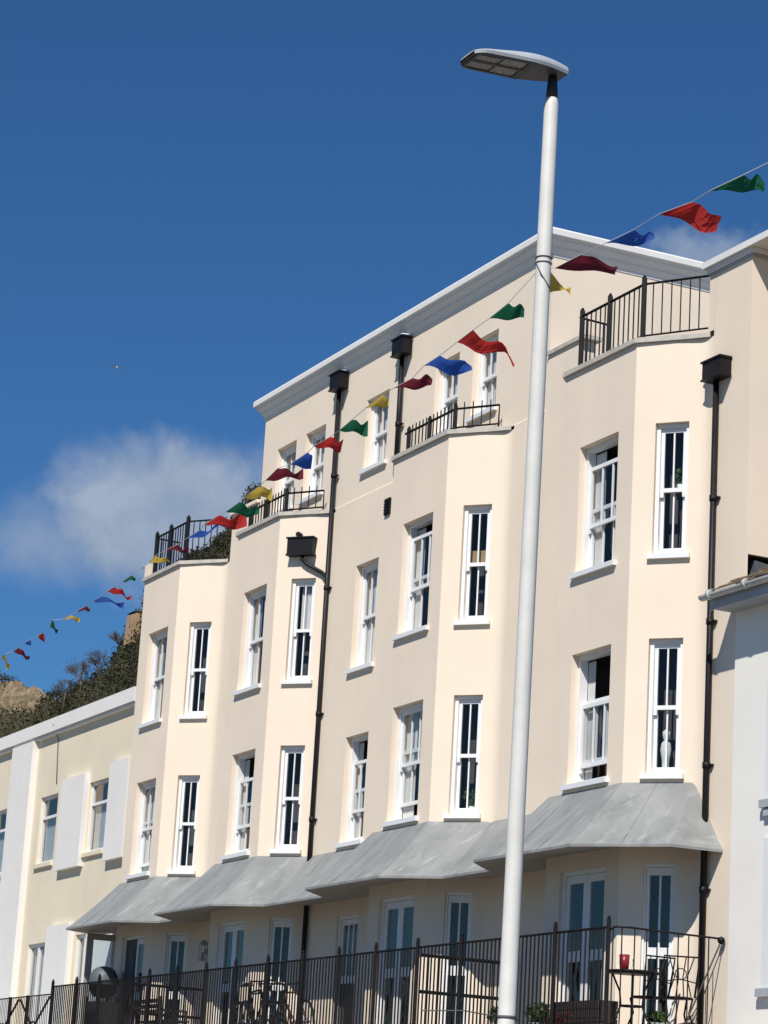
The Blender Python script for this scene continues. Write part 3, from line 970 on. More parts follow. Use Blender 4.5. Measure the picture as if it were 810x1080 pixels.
def divider(x, label, y1):
    root = thing('terrace_divider', label, 'railing', (x, -0.8, FL), 'railings between the terraces')
    for z in (2.84, 2.34):
        r = MB(); r.bar((x, RY+0.04, z), (x, y1, z), 0.035); r.build('rail', IRON, root)
    m = MB()
    n = 9
    for k in range(1, n): m.bar((x, RY+(y1-RY)*k/n, FL), (x, RY+(y1-RY)*k/n, 2.84), 0.014)
    m.build('bars', IRON, root)
    m = MB(); m.bar((x, y1, FL), (x, y1, 2.9), 0.045); m.build('post', IRON, root)


divider(-3.80, 'two-rail iron divider crossing the terrace to the left of the lamp column', -0.04)
divider(-15.0, 'two-rail iron divider crossing the terrace between the first and second bays', -0.04)

# ------------------------------------------------------------------ left neighbour: low white and yellow building
nb = thing('flat_roofed_building', 'low flat-roofed white and yellow building with upright white panels, left of the cream terrace', 'building', (-26, 0, GZ))
YC, YP = -0.24, -0.35
Wn = frame((0, YC), (1, 0), (0, -1))
NW = [(-25.10, -23.96, 5.83, 7.30), (-21.97, -20.80, 5.83, 7.30), (-28.5, -27.35, 5.83, 7.30),
      (-25.10, -23.98, 1.95, 4.13), (-22.05, -21.15, 1.95, 4.18), (-31.8, -30.7, 5.83, 7.30)]
mb = MB()
panel(mb, Wn, -42.0, -19.45, GZ, 8.9, NW, reveal=0.10, room=0.8)
mb.face([(-19.45, 8, GZ), (-19.45, 8, 8.9), (-19.45, YC, 8.9), (-19.45, YC, GZ)])
mb.build('wall', [N_CREAM, DARKROOM], nb)
mb = MB(); mb.box((-42, YP-0.04, 8.66), (-19.36, 8.2, 8.95)); mb.build('parapet', N_WHITE, nb)
mb = MB(); mb.box((-42, YP, 8.60), (-19.40, YC+0.05, 8.655)); mb.build('parapet_soffit', N_WHITE, nb)
for x0, x1 in ((-27.05, -25.60), (-34.0, -32.5), (-41.5, -40)):
    mb = MB(); mb.box((x0, YP-0.03, GZ), (x1, YC+0.05, 8.597)); mb.build('pier', N_WHITE, nb)
for x0, x1, z0, z1 in ((-23.46, -22.0, 5.58, 7.50), (-20.50, -19.42, 5.56, 7.54), (-23.62, -22.2, 1.9, 4.43), (-30.9, -29.3, 5.58, 7.5), (-21.10, -19.5, 1.9, 4.43)):
    mb = MB(); mb.box((x0, YP-0.01, z0), (x1, YC+0.05, z1)); mb.build('panel', N_WHITE, nb)
for k, (a, b, z0, z1) in enumerate(NW):
    f = MB()
    fw = 0.065
    f.lbox(Wn, a+0.002, a+fw, -0.13, -0.06, z0, z1-0.002); f.lbox(Wn, b-fw, b-0.002, -0.13, -0.06, z0, z1-0.002)
    f.lbox(Wn, a+fw, b-fw, -0.13, -0.06, z1-fw, z1-0.002); f.lbox(Wn, a+fw, b-fw, -0.13, -0.06, z0+0.002, z0+fw)
    zt = z1-0.46 if z0 > 4 else None
    if zt: f.lbox(Wn, a+fw, b-fw, -0.13, -0.055, zt-0.03, zt+0.03)
    else: f.lbox(Wn, (a+b)/2-0.05, (a+b)/2+0.05, -0.13, -0.055, z0+fw, z1-fw)
    w = f.build('window', WHITE, nb)
    g = MB(); g.lbox(Wn, a+0.05, b-0.05, -0.10, -0.094, z0+0.05, z1-0.05); g.build('pane', GLASS, w)
    c = MB()
    rows = [[Wn(a+0.08+(b-a)*0.62*q/20, -0.155+0.015*math.sin(q*1.5), z) for q in range(21)] for z in (z0+0.06, (zt or z1)-0.02)]
    c.grid(rows); c.build('curtain', BLIND, w)
    if z0 > 4:
        s = MB(); s.lbox(Wn, a-0.02, b+0.02, -0.06, 0.06, z0-0.08, z0+0.001); s.build('sill', N_CREAM, w)
m = MB(); m.tube([(-24.24, YP-0.06, 8.80), (-24.25, YC-0.02, 8.5), (-24.2, YC-0.02, 8.1), (-24.1, YC-0.02, 7.5)], 0.009, 5); m.build('cable', DARKCORD, nb)

# glazed end screen of the terrace, white wall bright behind it
es = thing('glazed_end_screen', 'pale glazed screen closing the far left end of the terrace under the canopy', 'screen', (-19.1, -0.6, FL))
m = MB()
for y0, y1 in ((-1.02, -0.90), (-0.42, -0.30)): m.box((-19.13, y0, FL), (-19.07, y1, 4.0))
m.box((-19.13, -0.90, 3.88), (-19.07, -0.42, 4.0)); m.box((-19.13, -0.90, FL), (-19.07, -0.42, 2.35)); m.build('frame', SOFFIT, es)
m = MB(); m.box((-19.103, -0.91, 2.34), (-19.097, -0.41, 3.89)); m.build('pane', GLASS_SCREEN, es)

# railing of the neighbour, with diagonal bracing
nr = thing('neighbour_railing', 'thin black railing with crossed bracing in front of the low white and yellow building', 'railing', (-21.5, RY, FL))
rail_run(nr, (-27.0, RY), (-19.45, RY), FL, 2.80, [1.3, 3.2, 5.1, 6.2], 0.10, 0.06, 0.010, 0.0, 0.02, 0.018, finial=False)
for x0 in (-26.9, -25.0, -23.1, -21.2):
    m = MB()
    m.bar((x0, RY-0.02, 2.75), (x0+0.85, RY-0.02, FL+0.45), 0.035); m.bar((x0+0.95, RY-0.02, FL+0.45), (x0+1.8, RY-0.02, 2.75), 0.035)
    m.ring((x0+0.9, RY-0.02, FL+0.25), (0, 1, 0), 0.3, 0.018, 20, 5)
    m.build('crossed_bracing', IRON, nr)
mb = MB(); mb.box((-42, -1.75, GZ), (-19.62, YC-0.02, FL)); mb.build('terrace_base', N_WHITE, nb)

# ------------------------------------------------------------------ right neighbour: white house with tiled eaves
wh = thing('white_house', 'white stucco house with brown tiled roof and grey gutter at the right edge', 'house', (5, 0, GZ))
mb = MB()
Ww = frame((0, -0.06), (1, 0), (0, -1))
panel(mb, Ww, 1.66, 11.0, GZ, 7.0, [(2.50, 3.5, 4.56, 5.95), (2.50, 3.5, 2.30, 4.0), (6, 7, 4.5, 6)], reveal=0.10, room=0.8)
mb.face([(1.66, 0.0, GZ), (1.66, -0.06, GZ), (1.66, -0.06, 7.0), (1.66, 0.0, 7.0)])
mb.build('wall', [W_WHITE, DARKROOM], wh)
for a, b, z0, z1 in ((2.50, 3.5, 4.56, 5.95), (2.50, 3.5, 2.30, 4.0), (6, 7, 4.5, 6)):
    f = MB()
    f.lbox(Ww, a-0.08, a+0.07, -0.06, 0.03, z0-0.02, z1+0.08); f.lbox(Ww, b-0.07, b+0.08, -0.06, 0.03, z0-0.02, z1+0.08)
    f.lbox(Ww, a+0.07, b-0.07, -0.06, 0.03, z1-0.04, z1+0.08); f.lbox(Ww, a+0.07, b-0.07, -0.08, 0.0, (z0+z1)/2-0.03, (z0+z1)/2+0.03)
    w = f.build('window', WHITE, wh)
    g = MB(); g.lbox(Ww, a+0.06, b-0.06, -0.07, -0.064, z0, z1); g.build('pane', GLASS, w)
    s = MB(); s.lbox(Ww, a-0.12, b+0.12, -0.06, 0.09, z0-0.12, z0-0.022); s.build('sill', FASCIA, w)
m = MB(); m.box((2.45, -0.13, 4.34), (2.75, -0.063, 4.42)); m.build('string_ledge', FASCIA, wh)
m = MB(); m.box((1.60, -0.42, 6.985), (11.2, -0.395, 7.16)); m.build('fascia', FASCIA, wh)
m = MB(); m.box((1.62, -0.394, 7.0), (11.2, -0.061, 7.03)); m.build('soffit', FASCIA, wh)
# half-round gutter with unions
m = MB()
gx = [1.52, 11.2]
for q in range(8):
    a0, a1 = math.pi+math.pi*q/8, math.pi+math.pi*(q+1)/8
    for rr in (0.062, 0.055):
        y0, zz0 = -0.485+rr*math.cos(a0), 7.165+rr*math.sin(a0)
        y1, zz1 = -0.485+rr*math.cos(a1), 7.165+rr*math.sin(a1)
        m.face([(gx[0], y0, zz0), (gx[1], y0, zz0), (gx[1], y1, zz1), (gx[0], y1, zz1)], 0, True)
m.face([(gx[0], -0.485+0.062*math.cos(math.pi+math.pi*q/8), 7.165+0.062*math.sin(math.pi+math.pi*q/8)) for q in range(9)])
m.build('gutter', GUTTER, wh)
for x in (1.72, 2.52, 3.6, 4.7):
    m = MB(); m.tube([(x-0.035, -0.485, 7.16), (x+0.035, -0.485, 7.16)], 0.068, 12); m.build('gutter_union', GUTTER, wh)
# tiled slope: individual courses with wavy lower edges
m = MB(); rndt = random.Random(3)
pitch = math.tan(math.radians(27))
for c in range(26):
    y0 = -0.50+c*0.17
    if y0 > 4: break
    for t in range(44):
        x0 = (1.66 if y0 < 0 else 1.79) + t*0.21
        dz = rndt.uniform(-0.012, 0.012)
        z0 = 7.19+(y0+0.50)*pitch+0.03+dz; z1 = 7.19+(y0+0.25+0.50)*pitch+0.005
        m.hexa([(x0, y0+rndt.uniform(-0.012, 0.012), z0-0.02), (x0+0.2, y0, z0-0.02), (x0+0.2, y0+0.25, z1-0.02), (x0, y0+0.25, z1-0.02),
                (x0, y0, z0), (x0+0.2, y0, z0+dz*0.4), (x0+0.2, y0+0.25, z1), (x0, y0+0.25, z1)])
m.build('roof', TILES, wh)

# ------------------------------------------------------------------ hill behind
def far(p, k): return CAM + (Vector(p)-CAM)*k


RIDGE = [(-68.974, 8.66, 15.536), (-64.515, 10.667, 15.843), (-60.99, 11.005, 15.634), (-58.734, 11.044, 15.476), (-56.554, 10.855, 15.427), (-54.231, 10.765, 15.723), (-51.955, 10.594, 15.987), (-49.736, 10.236, 16.45), (-48.467, 10.131, 16.993), (-47.075, 10.255, 17.677), (-44.664, 10.225, 18.183), (-43.414, 10.335, 18.385), (-42.173, 10.434, 18.576), (-40.83, 10.505, 19.172), (-39.683, 10.395, 19.379), (-38.373, 10.56, 19.7), (-36.878, 11.066, 20.109), (-34.047, 12.093, 20.33), (-31.125, 13.546, 20.163)]
ROCK = [(-117.651, 19.763, 26.699), (-113.865, 23.259, 26.168), (-111.079, 24.71, 25.519), (-109.663, 25.39, 25.353), (-108.295, 26.089, 24.981), (-107.043, 26.731, 24.298), (-105.943, 27.085, 23.554), (-103.789, 27.86, 21.793)]


def hill_sheet(ridge, k, sub, drop, amp, seed):
    """ground rising from the terrace backs to a ridge line and falling away behind it"""
    pts = [far(p, k) for p in ridge]
    line = []
    for a, b in zip(pts[:-1], pts[1:]):
        for q in range(sub): line.append(a+(b-a)*q/sub)
    line.append(pts[-1])
    rows = []
    for p in line:
        d = Vector((CAM.x-p.x, CAM.y-p.y, 0)).normalized()
        row = []
        for s in range(-6, 15):
            if s <= 0: q = p - d*(-s)*4.0 + Vector((0, 0, s*0.9))
            else: q = p + d*s*1.6 - Vector((0, 0, drop*s))
            q = q + Vector((0, 0, noise.noise(q*0.35+Vector((seed, 0, 0)))*amp + noise.noise(q*0.9)*amp*0.45 + noise.noise(q*2.3)*amp*0.25 - amp*0.3))
            row.append(q)
        rows.append(row)
    return rows


RIDGE = [(-105.0, 2.0, 12.5), (-86.0, 5.5, 14.6)] + RIDGE
ROCK = [(-150.0, 4.0, 17.0), (-132.0, 12.0, 23.5)] + ROCK
hrows = hill_sheet(RIDGE, 1.5, 5, 1.75, 0.8, 3.0)
m = MB(); m.grid(hrows, 0, True); structure(m.build('hill', HILLSOIL))
crows = hill_sheet(ROCK, 1.45, 8, 2.9, 0.9, 9.0)
m = MB(); m.grid(crows, 0, False); structure(m.build('cliff', CLIFFROCK))

# scrub on the hill: thousands of small leaf clumps of uneven height
rnd = random.Random(11)


def leaf(mb, c, size, rnd):
    n = Vector((rnd.gauss(0, 1), rnd.gauss(0, 1), rnd.gauss(0, 1)+0.4)).normalized()
    u = n.orthogonal().normalized(); w = n.cross(u)
    a = rnd.uniform(0, 6.28)
    u, w = u*math.cos(a)+w*math.sin(a), w*math.cos(a)-u*math.sin(a)
    s = size*rnd.uniform(0.6, 1.3)
    mb.face([c-u*s, c+w*s*0.55, c+u*s, c-w*s*0.55])


m = MB()
for i in range(len(hrows)-1):
    for j in range(2, 15):
        for q in range((150 if j < 12 else 60) if i >= 10 else 40):
            a, b = rnd.random(), rnd.random()
            p = hrows[i][j].lerp(hrows[i+1][j], a).lerp(hrows[i][j+1].lerp(hrows[i+1][j+1], a), b)
            cl = noise.noise(p*0.45)*0.5+0.5
            h = (0.2+0.75*cl*cl)*rnd.random()**0.7
            leaf(m, p+Vector((rnd.gauss(0, .15), rnd.gauss(0, .15), h)), 0.075, rnd)
structure(m.build('hill_scrub', SCRUB), 'stuff')
m = MB()
for i in range(len(crows)-1):
    for q in range(10):
        j = 5+rnd.choice((0, 0, 1, 4, 6, 7, 8))
        p = crows[i][j].lerp(crows[i+1][j], rnd.random())
        if noise.noise(p*0.3) > 0.05:
            for _ in range(22): leaf(m, p+Vector((rnd.gauss(0, .5), rnd.gauss(0, .5), rnd.random()*0.5)), 0.12, rnd)
structure(m.build('cliff_scrub', SCRUB), 'stuff')


def bare_tree(base, h, label, seed, spread=0.5):
    rnd = random.Random(seed)
    base = Vector(base)
    root = thing('bare_tree', label, 'tree', base, 'leafless trees on the hill crest')
    tk = MB(); cr = MB()
    top = base+Vector((rnd.uniform(-.2, .2), rnd.uniform(-.2, .2), h*0.45))
    tk.tube([base-Vector((0, 0, 1.2)), base+(top-base)*0.5+Vector((0.06, 0, 0)), top], [0.06, 0.045, 0.03], 6)
    def twig(p, d, L, r, lev):
        q = p + d*L*0.5 + Vector((rnd.gauss(0, .05), rnd.gauss(0, .05), rnd.gauss(0, .03)))*L
        e = p + d*L
        cr.tube([p, q, e], [r, r*0.8, r*0.45], 4, 0, False)
        if lev == 0: return
        for k in range(4 if lev > 1 else 4):
            nd = (d + Vector((rnd.gauss(0, spread), rnd.gauss(0, spread), rnd.gauss(0.15, 0.35)))).normalized()
            twig(p+d*L*rnd.uniform(0.4, 1.0), nd, L*rnd.uniform(0.55, 0.8), r*0.55, lev-1)
    for k in range(6):
        d = Vector((rnd.gauss(0, .55), rnd.gauss(0, .55), 1)).normalized()
        twig(base+(top-base)*rnd.uniform(0.45, 1), d, h*rnd.uniform(0.26, 0.4), 0.026, 4)
    tk.build('trunk', BARK, root); cr.build('crown', BARK, root)
    return root


T = [((-55.389, 10.09, 14.768), 2.3, 'small leafless tree at the foot of the green hill, beside the tan cliff'),
     ((-54.11, 10.237, 15.009), 3.0, 'tallest leafless tree on the crest, twigs standing against the sky'),
     ((-52.304, 10.238, 15.342), 2.4, 'leafless bushy tree halfway up the hill crest'),
     ((-50.515, 10.147, 15.772), 2.0, 'leafless tree highest on the crest, near the stone hut')]
for k, (p, h, lab) in enumerate(T): bare_tree(far(p, 1.525)+Vector((0, 0, -0.15)), h*0.62, lab, 20+k)
hb = far((-48.12, 10.07, 16.42), 1.5)
hut = thing('stone_hut', 'small tan stone block on the crest beside the edge of the cream terrace', 'hut', hb)
m = MB(); m.hexa([hb+Vector(q) for q in ((-.55, -.6, -1.1), (.6, -.6, -1.1), (.6, 1.2, -1.1), (-.55, 1.2, -1.1), (-.48, -.55, .34), (.55, -.5, .36), (.55, 1.1, .4), (-.48, 1.1, .42))])
m.build('wall', HUTSTONE, hut)
m = MB(); m.hexa([hb+Vector(q) for q in ((-.52, -.58, .425), (.6, -.58, .425), (.6, 1.2, .425), (-.52, 1.2, .425), (-.4, -.4, .50), (.5, -.4, .52), (.5, 1.0, .56), (-.4, 1.0, .54))])
m.build('roof', HILLSOIL, hut)

# ------------------------------------------------------------------ street lamp
P0 = Vector((15.168, -10.492, GZ)); P1 = Vector((15.191, -10.458, 6.56))
lamp = thing('street_lamp', 'tall white street lamp with a flat grey LED lantern, in front of the cream terrace', 'street lamp', P0)
m = MB()
def on(z): return P0+(P1-P0)*((z-GZ)/(P1.z-GZ))
m.tube([on(z) for z in (GZ, GZ+1.5, GZ+1.56, 2.0, 5.0, 6.50, 6.56)], [0.085, 0.085, 0.052, 0.0505, 0.048, 0.0455, 0.033], 24)
m.build('pole', POLE, lamp)
m = MB(); m.tube([on(GZ), on(GZ+0.03)], 0.14, 20); m.build('base_flange', POLE, lamp)
m = MB(); m.tube([on(0.86)+Vector((0, 0, -0.01)), on(0.86)+Vector((0, 0, 0.006))], 0.055, 20)
m.tube([on(0.86)+Vector((-0.05, -0.05, 0)), on(0.86)+Vector((-0.1, -0.22, 0.02)), on(0.86)+Vector((-0.1, -0.5, 0.0))], 0.004, 5); m.build('strap', DARKCORD, lamp)
m = MB(); m.tube([on(6.545), on(6.60), on(6.70)], [0.038, 0.036, 0.027], 14); m.build('spigot', LAMPDARK, lamp)
# lantern: a flat leaf-shaped shell pointing seawards, slightly tilted up
LB = on(6.68) + Vector((0.0, 0.07, 0.02)); LL = 0.68
tilt = math.radians(-3)


def LP(s, w, h):   # s along the arm (0 at the column), w across, h up
    return LB + Vector((w, -s*math.cos(tilt) - h*math.sin(tilt)*0, s*math.sin(tilt)+h))


def half_w(s):
    q = s/LL
    return 0.075+0.08*math.sin(min(1, q*2.2)*math.pi/2) - 0.012*q - 0.045*max(0, (q-0.86)/0.14)**2.5


def crown_h(s):
    q = s/LL
    return 0.082*math.sin(math.pi*min(1, 0.16+q*0.84))**0.85*(1-0.4*q) + 0.010


m = MB(); NS, NWD = 22, 12
rows = []
for i in range(NS+1):
    s = LL*i/NS
    rows.append([LP(s, half_w(s)*math.sin(a), 0.02+crown_h(s)*math.cos(a)) for a in [(-0.5+j/NWD)*math.pi for j in range(NWD+1)]])
m.grid(rows, 0, True)
for i in range(NS):     # rim
    for sg in (-1, 1):
        s0, s1 = LL*i/NS, LL*(i+1)/NS
        m.face([LP(s0, sg*half_w(s0), 0.02), LP(s1, sg*half_w(s1), 0.02), LP(s1, sg*half_w(s1)*0.96, 0.0), LP(s0, sg*half_w(s0)*0.96, 0.0)])
m.face([p for p in rows[0]]); m.face([p for p in rows[-1]])
m.build('lantern_housing', LAMPGREY, lamp)
m = MB()
for i in range(NS):
    s0, s1 = LL*i/NS, LL*(i+1)/NS
    a0, a1 = half_w(s0)*0.96, half_w(s1)*0.96
    m.face([LP(s0, -a0, 0), LP(s1, -a1, 0), LP(s1, a1, 0), LP(s0, a0, 0)])
m.build('lantern_underside', LAMPUNDER, lamp)
m = MB()     # dark rim of the light window
e0, e1 = LL*0.40, LL*0.975
nseg = 12
for q in range(nseg):
    s0, s1 = e0+(e1-e0)*q/nseg, e0+(e1-e0)*(q+1)/nseg
    for sg in (-1, 1):
        a0, a1 = half_w(s0)*0.95, half_w(s1)*0.95
        m.face([LP(s0, sg*a0, -0.004), LP(s1, sg*a1, -0.004), LP(s1, sg*(a1-0.022), -0.006), LP(s0, sg*(a0-0.022), -0.006)])
for s0, s1 in ((e0-0.02, e0+0.03), (e1-0.02, e1)):
    a0, a1 = half_w(s0)*0.95, half_w(s1)*0.95
    m.face([LP(s0, -a0, -0.0055), LP(s1, -a1, -0.0055), LP(s1, a1, -0.0055), LP(s0, a0, -0.0055)])
m.face([LP(e0, -0.012, -0.0065), LP(e1, -0.012, -0.0065), LP(e1, 0.012, -0.0065), LP(e0, 0.012, -0.0065)])
m.build('light_window_rim', LAMPDARK, lamp)
LEDS = surface('led_reflector', (0.19, 0.185, 0.175), 0.35, 0.6, 45)
m = MB()
for q in range(2):
    s0 = e0+0.04+q*0.175; s1 = s0+0.155
    for sg in (-1, 1):
        w1 = min(half_w(s0), half_w(s1))*0.95-0.03
        if w1 > 0.03: m.face([LP(s0, sg*0.02, -0.003), LP(s1, sg*0.02, -0.003), LP(s1, sg*w1, -0.003), LP(s0, sg*w1, -0.003)])
m.build('led_panel', LEDS, lamp)

# ------------------------------------------------------------------ bunting
FLAGS_RIGHT = [
  ('yellow', (15.031, -10.323, 5.465), (15.0, -10.313, 5.338), (15.079, -10.202, 5.35)),
  ('maroon', (15.253, -10.42, 5.404), (15.405, -10.329, 5.464), (15.437, -10.089, 5.418)),
  ('blue', (15.665, -10.309, 5.463), (15.819, -10.211, 5.521), (15.818, -10.056, 5.5)),
  ('red', (16.085, -10.192, 5.544), (16.25, -10.067, 5.596), (16.248, -9.871, 5.502)),
  ('green', (16.485, -10.094, 5.584), (16.648, -9.982, 5.65), (16.646, -9.829, 5.627)),
]
FLAGS_LEFT = [
  ('green', (14.648, -10.541, 5.221), (14.884, -10.536, 5.257), (14.835, -10.392, 5.237)),
  ('red', (14.195, -10.532, 5.187), (14.423, -10.536, 5.208), (14.421, -10.223, 5.071)),
  ('blue', (13.733, -10.537, 5.144), (13.962, -10.535, 5.157), (13.95, -10.293, 5.108)),
  ('maroon', (13.273, -10.538, 5.101), (13.515, -10.51, 5.119), (13.486, -10.346, 5.137)),
  ('yellow', (12.822, -10.527, 5.071), (13.067, -10.51, 5.117), (12.989, -10.427, 5.097)),
  ('green', (12.37, -10.508, 5.023), (12.595, -10.519, 5.045), (12.547, -10.369, 5.02)),
  ('red', (11.921, -10.502, 5.008), (12.159, -10.484, 5.027), (12.099, -10.357, 5.0)),
  ('blue', (11.471, -10.487, 4.974), (11.722, -10.457, 5.018), (11.633, -10.383, 4.978)),
  ('maroon', (11.017, -10.486, 4.949), (11.251, -10.491, 4.993), (11.24, -10.275, 4.988)),
  ('yellow', (10.567, -10.47, 4.912), (10.806, -10.457, 4.947), (10.759, -10.317, 4.942)),
  ('green', (10.13, -10.437, 4.893), (10.367, -10.426, 4.923), (10.331, -10.238, 4.877)),
  ('red', (9.677, -10.436, 4.876), (9.92, -10.416, 4.908), (9.921, -10.169, 4.894)),
  ('blue', (9.23, -10.418, 4.847), (9.478, -10.388, 4.883), (9.48, -10.177, 4.933)),
  ('maroon', (8.786, -10.41, 4.845), (9.011, -10.406, 4.844), (8.957, -10.273, 4.826)),
  ('yellow', (8.341, -10.389, 4.817), (8.558, -10.415, 4.839), (8.511, -10.266, 4.821)),
  ('green', (7.847, -10.437, 4.733), (8.072, -10.444, 4.75), (7.994, -10.372, 4.75)),
  ('red', (7.408, -10.415, 4.729), (7.628, -10.425, 4.731), (7.585, -10.245, 4.672)),
  ('blue', (6.971, -10.389, 4.722), (7.196, -10.39, 4.727), (7.178, -10.165, 4.685)),
  ('maroon', (6.522, -10.38, 4.703), (6.754, -10.373, 4.718), (6.67, -10.306, 4.707)),
  ('yellow', (6.087, -10.357, 4.707), (6.305, -10.368, 4.705), (6.244, -10.254, 4.696)),
  ('green', (5.65, -10.336, 4.709), (5.855, -10.39, 4.732), (5.765, -10.295, 4.651)),
  ('red', (5.211, -10.308, 4.692), (5.427, -10.324, 4.692), (5.321, -10.272, 4.624)),
  ('blue', (4.771, -10.295, 4.697), (4.986, -10.308, 4.69), (4.888, -10.264, 4.665)),
  ('maroon', (4.333, -10.266, 4.684), (4.551, -10.279, 4.686), (4.483, -10.142, 4.611)),
  ('yellow', (3.899, -10.244, 4.695), (4.104, -10.28, 4.688), (4.001, -10.196, 4.58)),
]



def flag(root, colour, a, b, t, seed, n=9, full=1.0):
    """one pennant: hoisted along the cord from a to b, tail blown to t, rippled by the wind"""
    rnd = random.Random(seed)
    a, b, t = Vector(a), Vector(b), Vector(t)
    mid = (a+b)/2; out = (t-mid); L = out.length
    nrm = (b-a).cross(out).normalized()
    up = Vector((0, 0, 1))
    ph, fq, am = rnd.uniform(0, 6.28), rnd.uniform(0.9, 1.5), rnd.uniform(0.09, 0.17)*L
    ph2 = rnd.uniform(0, 6.28)
    tip = up*rnd.uniform(0.16, 0.42)*full*(b-a).length + (b-a)*rnd.uniform(-0.1, 0.15)

    def fold(x):      # creased rather than rolling
        return 0.55*math.asin(math.sin(x)*0.98)/1.37 + 0.45*math.sin(x)
    rows = []
    for i in range(n+1):
        s = i/n
        row = []
        for j in range(7):
            q = j/6
            p = a.lerp(b, q).lerp(t + tip*(q-0.6), s)
            env = s**0.7
            p = p + nrm*am*env*fold(ph+fq*6.28*s+1.8*q) + up*am*0.5*env*fold(ph2+fq*5.0*s-1.6*q)*(1-0.4*s)
            p = p + up*0.03*L*math.sin(9*q+ph)*s
            row.append(p)
        rows.append(row)
    m = MB(); m.grid(rows, 0, False)
    o = m.build('pennant', FLAGMAT[colour], root)
    o['label'] = '%s triangular cloth pennant blown sideways' % colour
    return o


def cord_through(pts, sag=0.0):
    out = []
    for a, b in zip(pts[:-1], pts[1:]):
        a, b = Vector(a), Vector(b)
        for k in range(4): out.append(a+(b-a)*k/4 - Vector((0, 0, sag*math.sin(math.pi*k/4))))
    out.append(Vector(pts[-1]))
    return out


TIE = Vector((15.022, -10.352, 5.481)); TIE_ON = on(5.44)
for nm, flags, end, lab in (
        ('bunting', FLAGS_RIGHT, [(16.841, -9.808, 5.759), (18.6, -9.3, 6.15), (23.5, -7.8, 7.4)], 'short bunting string of five pennants rising from the lamp column to the right'),
        ('bunting', FLAGS_LEFT, [(2.9, -10.29, 4.62), (1.2, -10.29, 4.56), (-6.0, -10.29, 4.9), (-12.0, -10.29, 5.4)], 'long bunting string of small pennants stretching from the lamp column to the far left')):
    root = thing(nm, lab, 'bunting', TIE_ON, 'bunting strings on the lamp column')
    path = [TIE_ON + Vector((0, 0, 0.0))]
    for c, a, b, t in flags:
        path += [a, b] if (Vector(a)-Vector(path[-1])).length < (Vector(b)-Vector(path[-1])).length else [b, a]
    path += end
    if flags is FLAGS_RIGHT: path = [path[0]] + path[3:]
    m = MB(); m.tube(cord_through(path), 0.0024, 5); m.build('cord', CORD, root)
    for k, (c, a, b, t) in enumerate(flags): flag(root, c, a, b, t, 100+k*7+(50 if flags is FLAGS_RIGHT else 0), 9, 1.0 if flags is FLAGS_RIGHT or k < 12 else 0.35)
    lp = MB()
    if flags is FLAGS_RIGHT:
        lp.ring(on(5.48), (P1-P0), 0.051, 0.0035, 24, 5); lp.tube([on(5.47)+Vector((-0.02, -0.056, 0)), on(5.36)+Vector((0.045, -0.04, 0)), on(5.28)+Vector((0.052, 0.02, 0))], 0.0035, 5)
        lp.tube([on(5.28)+Vector((0.052, 0.02, 0)), (15.01, -10.306, 5.37)], 0.003, 5)
    else:
        lp.ring(on(5.445), (P1-P0), 0.051, 0.003, 24, 5)
    lp.build('tie', DARKCORD, root)

# ------------------------------------------------------------------ things on the terrace
tb = thing('bistro_table', 'round black iron table with curved legs on the right-hand terrace', 'table', (1.18, -1.12, FL))
c = Vector((1.18, -1.12, FL))
m = MB(); m.lathe(c, [(0.0, 0.70), (0.32, 0.70), (0.33, 0.685), (0.32, 0.67), (0.0, 0.67)], 28); m.build('tabletop', IRON, tb)
for k in range(3):
    an = 0.5+k*2.094
    d = Vector((math.cos(an), math.sin(an), 0))
    m = MB(); m.tube([c+d*0.29+Vector((0, 0, .67)), c+d*0.25+Vector((0, 0, .60)), c+d*0.17+Vector((0, 0, .45)), c+d*0.15+Vector((0, 0, .28)), c+d*0.22+Vector((0, 0, .12)), c+d*0.33+Vector((0, 0, 0.01))], 0.014, 6); m.build('leg', IRON, tb)
m = MB(); m.ring(c+Vector((0, 0, .28)), (0, 0, 1), 0.15, 0.01, 20, 5); m.build('brace', IRON, tb)
p = thing('pot', 'red glazed pot standing on the round black table', 'pot', (0.98, -1.12, FL+0.70))
m = MB(); m.lathe((0.98, -1.12, FL+0.70), [(0.0, 0.0), (0.05, 0.0), (0.06, 0.1), (0.064, 0.21), (0.055, 0.21), (0.05, 0.1), (0, 0.02)], 18); m.build('body', REDPOT, p)
p = thing('candle_holder', 'small pale candle holder on the round black table', 'candle holder', (1.24, -1.15, FL+0.70))
m = MB(); m.lathe((1.24, -1.15, FL+0.70), [(0.0, 0.0), (0.06, 0.0), (0.06, 0.015), (0.02, 0.03), (0.018, 0.05), (0.0, 0.052)], 14); m.build('dish', GUTTER, p)
m = MB(); m.tube([(1.24, -1.15, FL+0.745), (1.24, -1.15, FL+0.84)], 0.009, 8); m.build('candle', CORD, p)


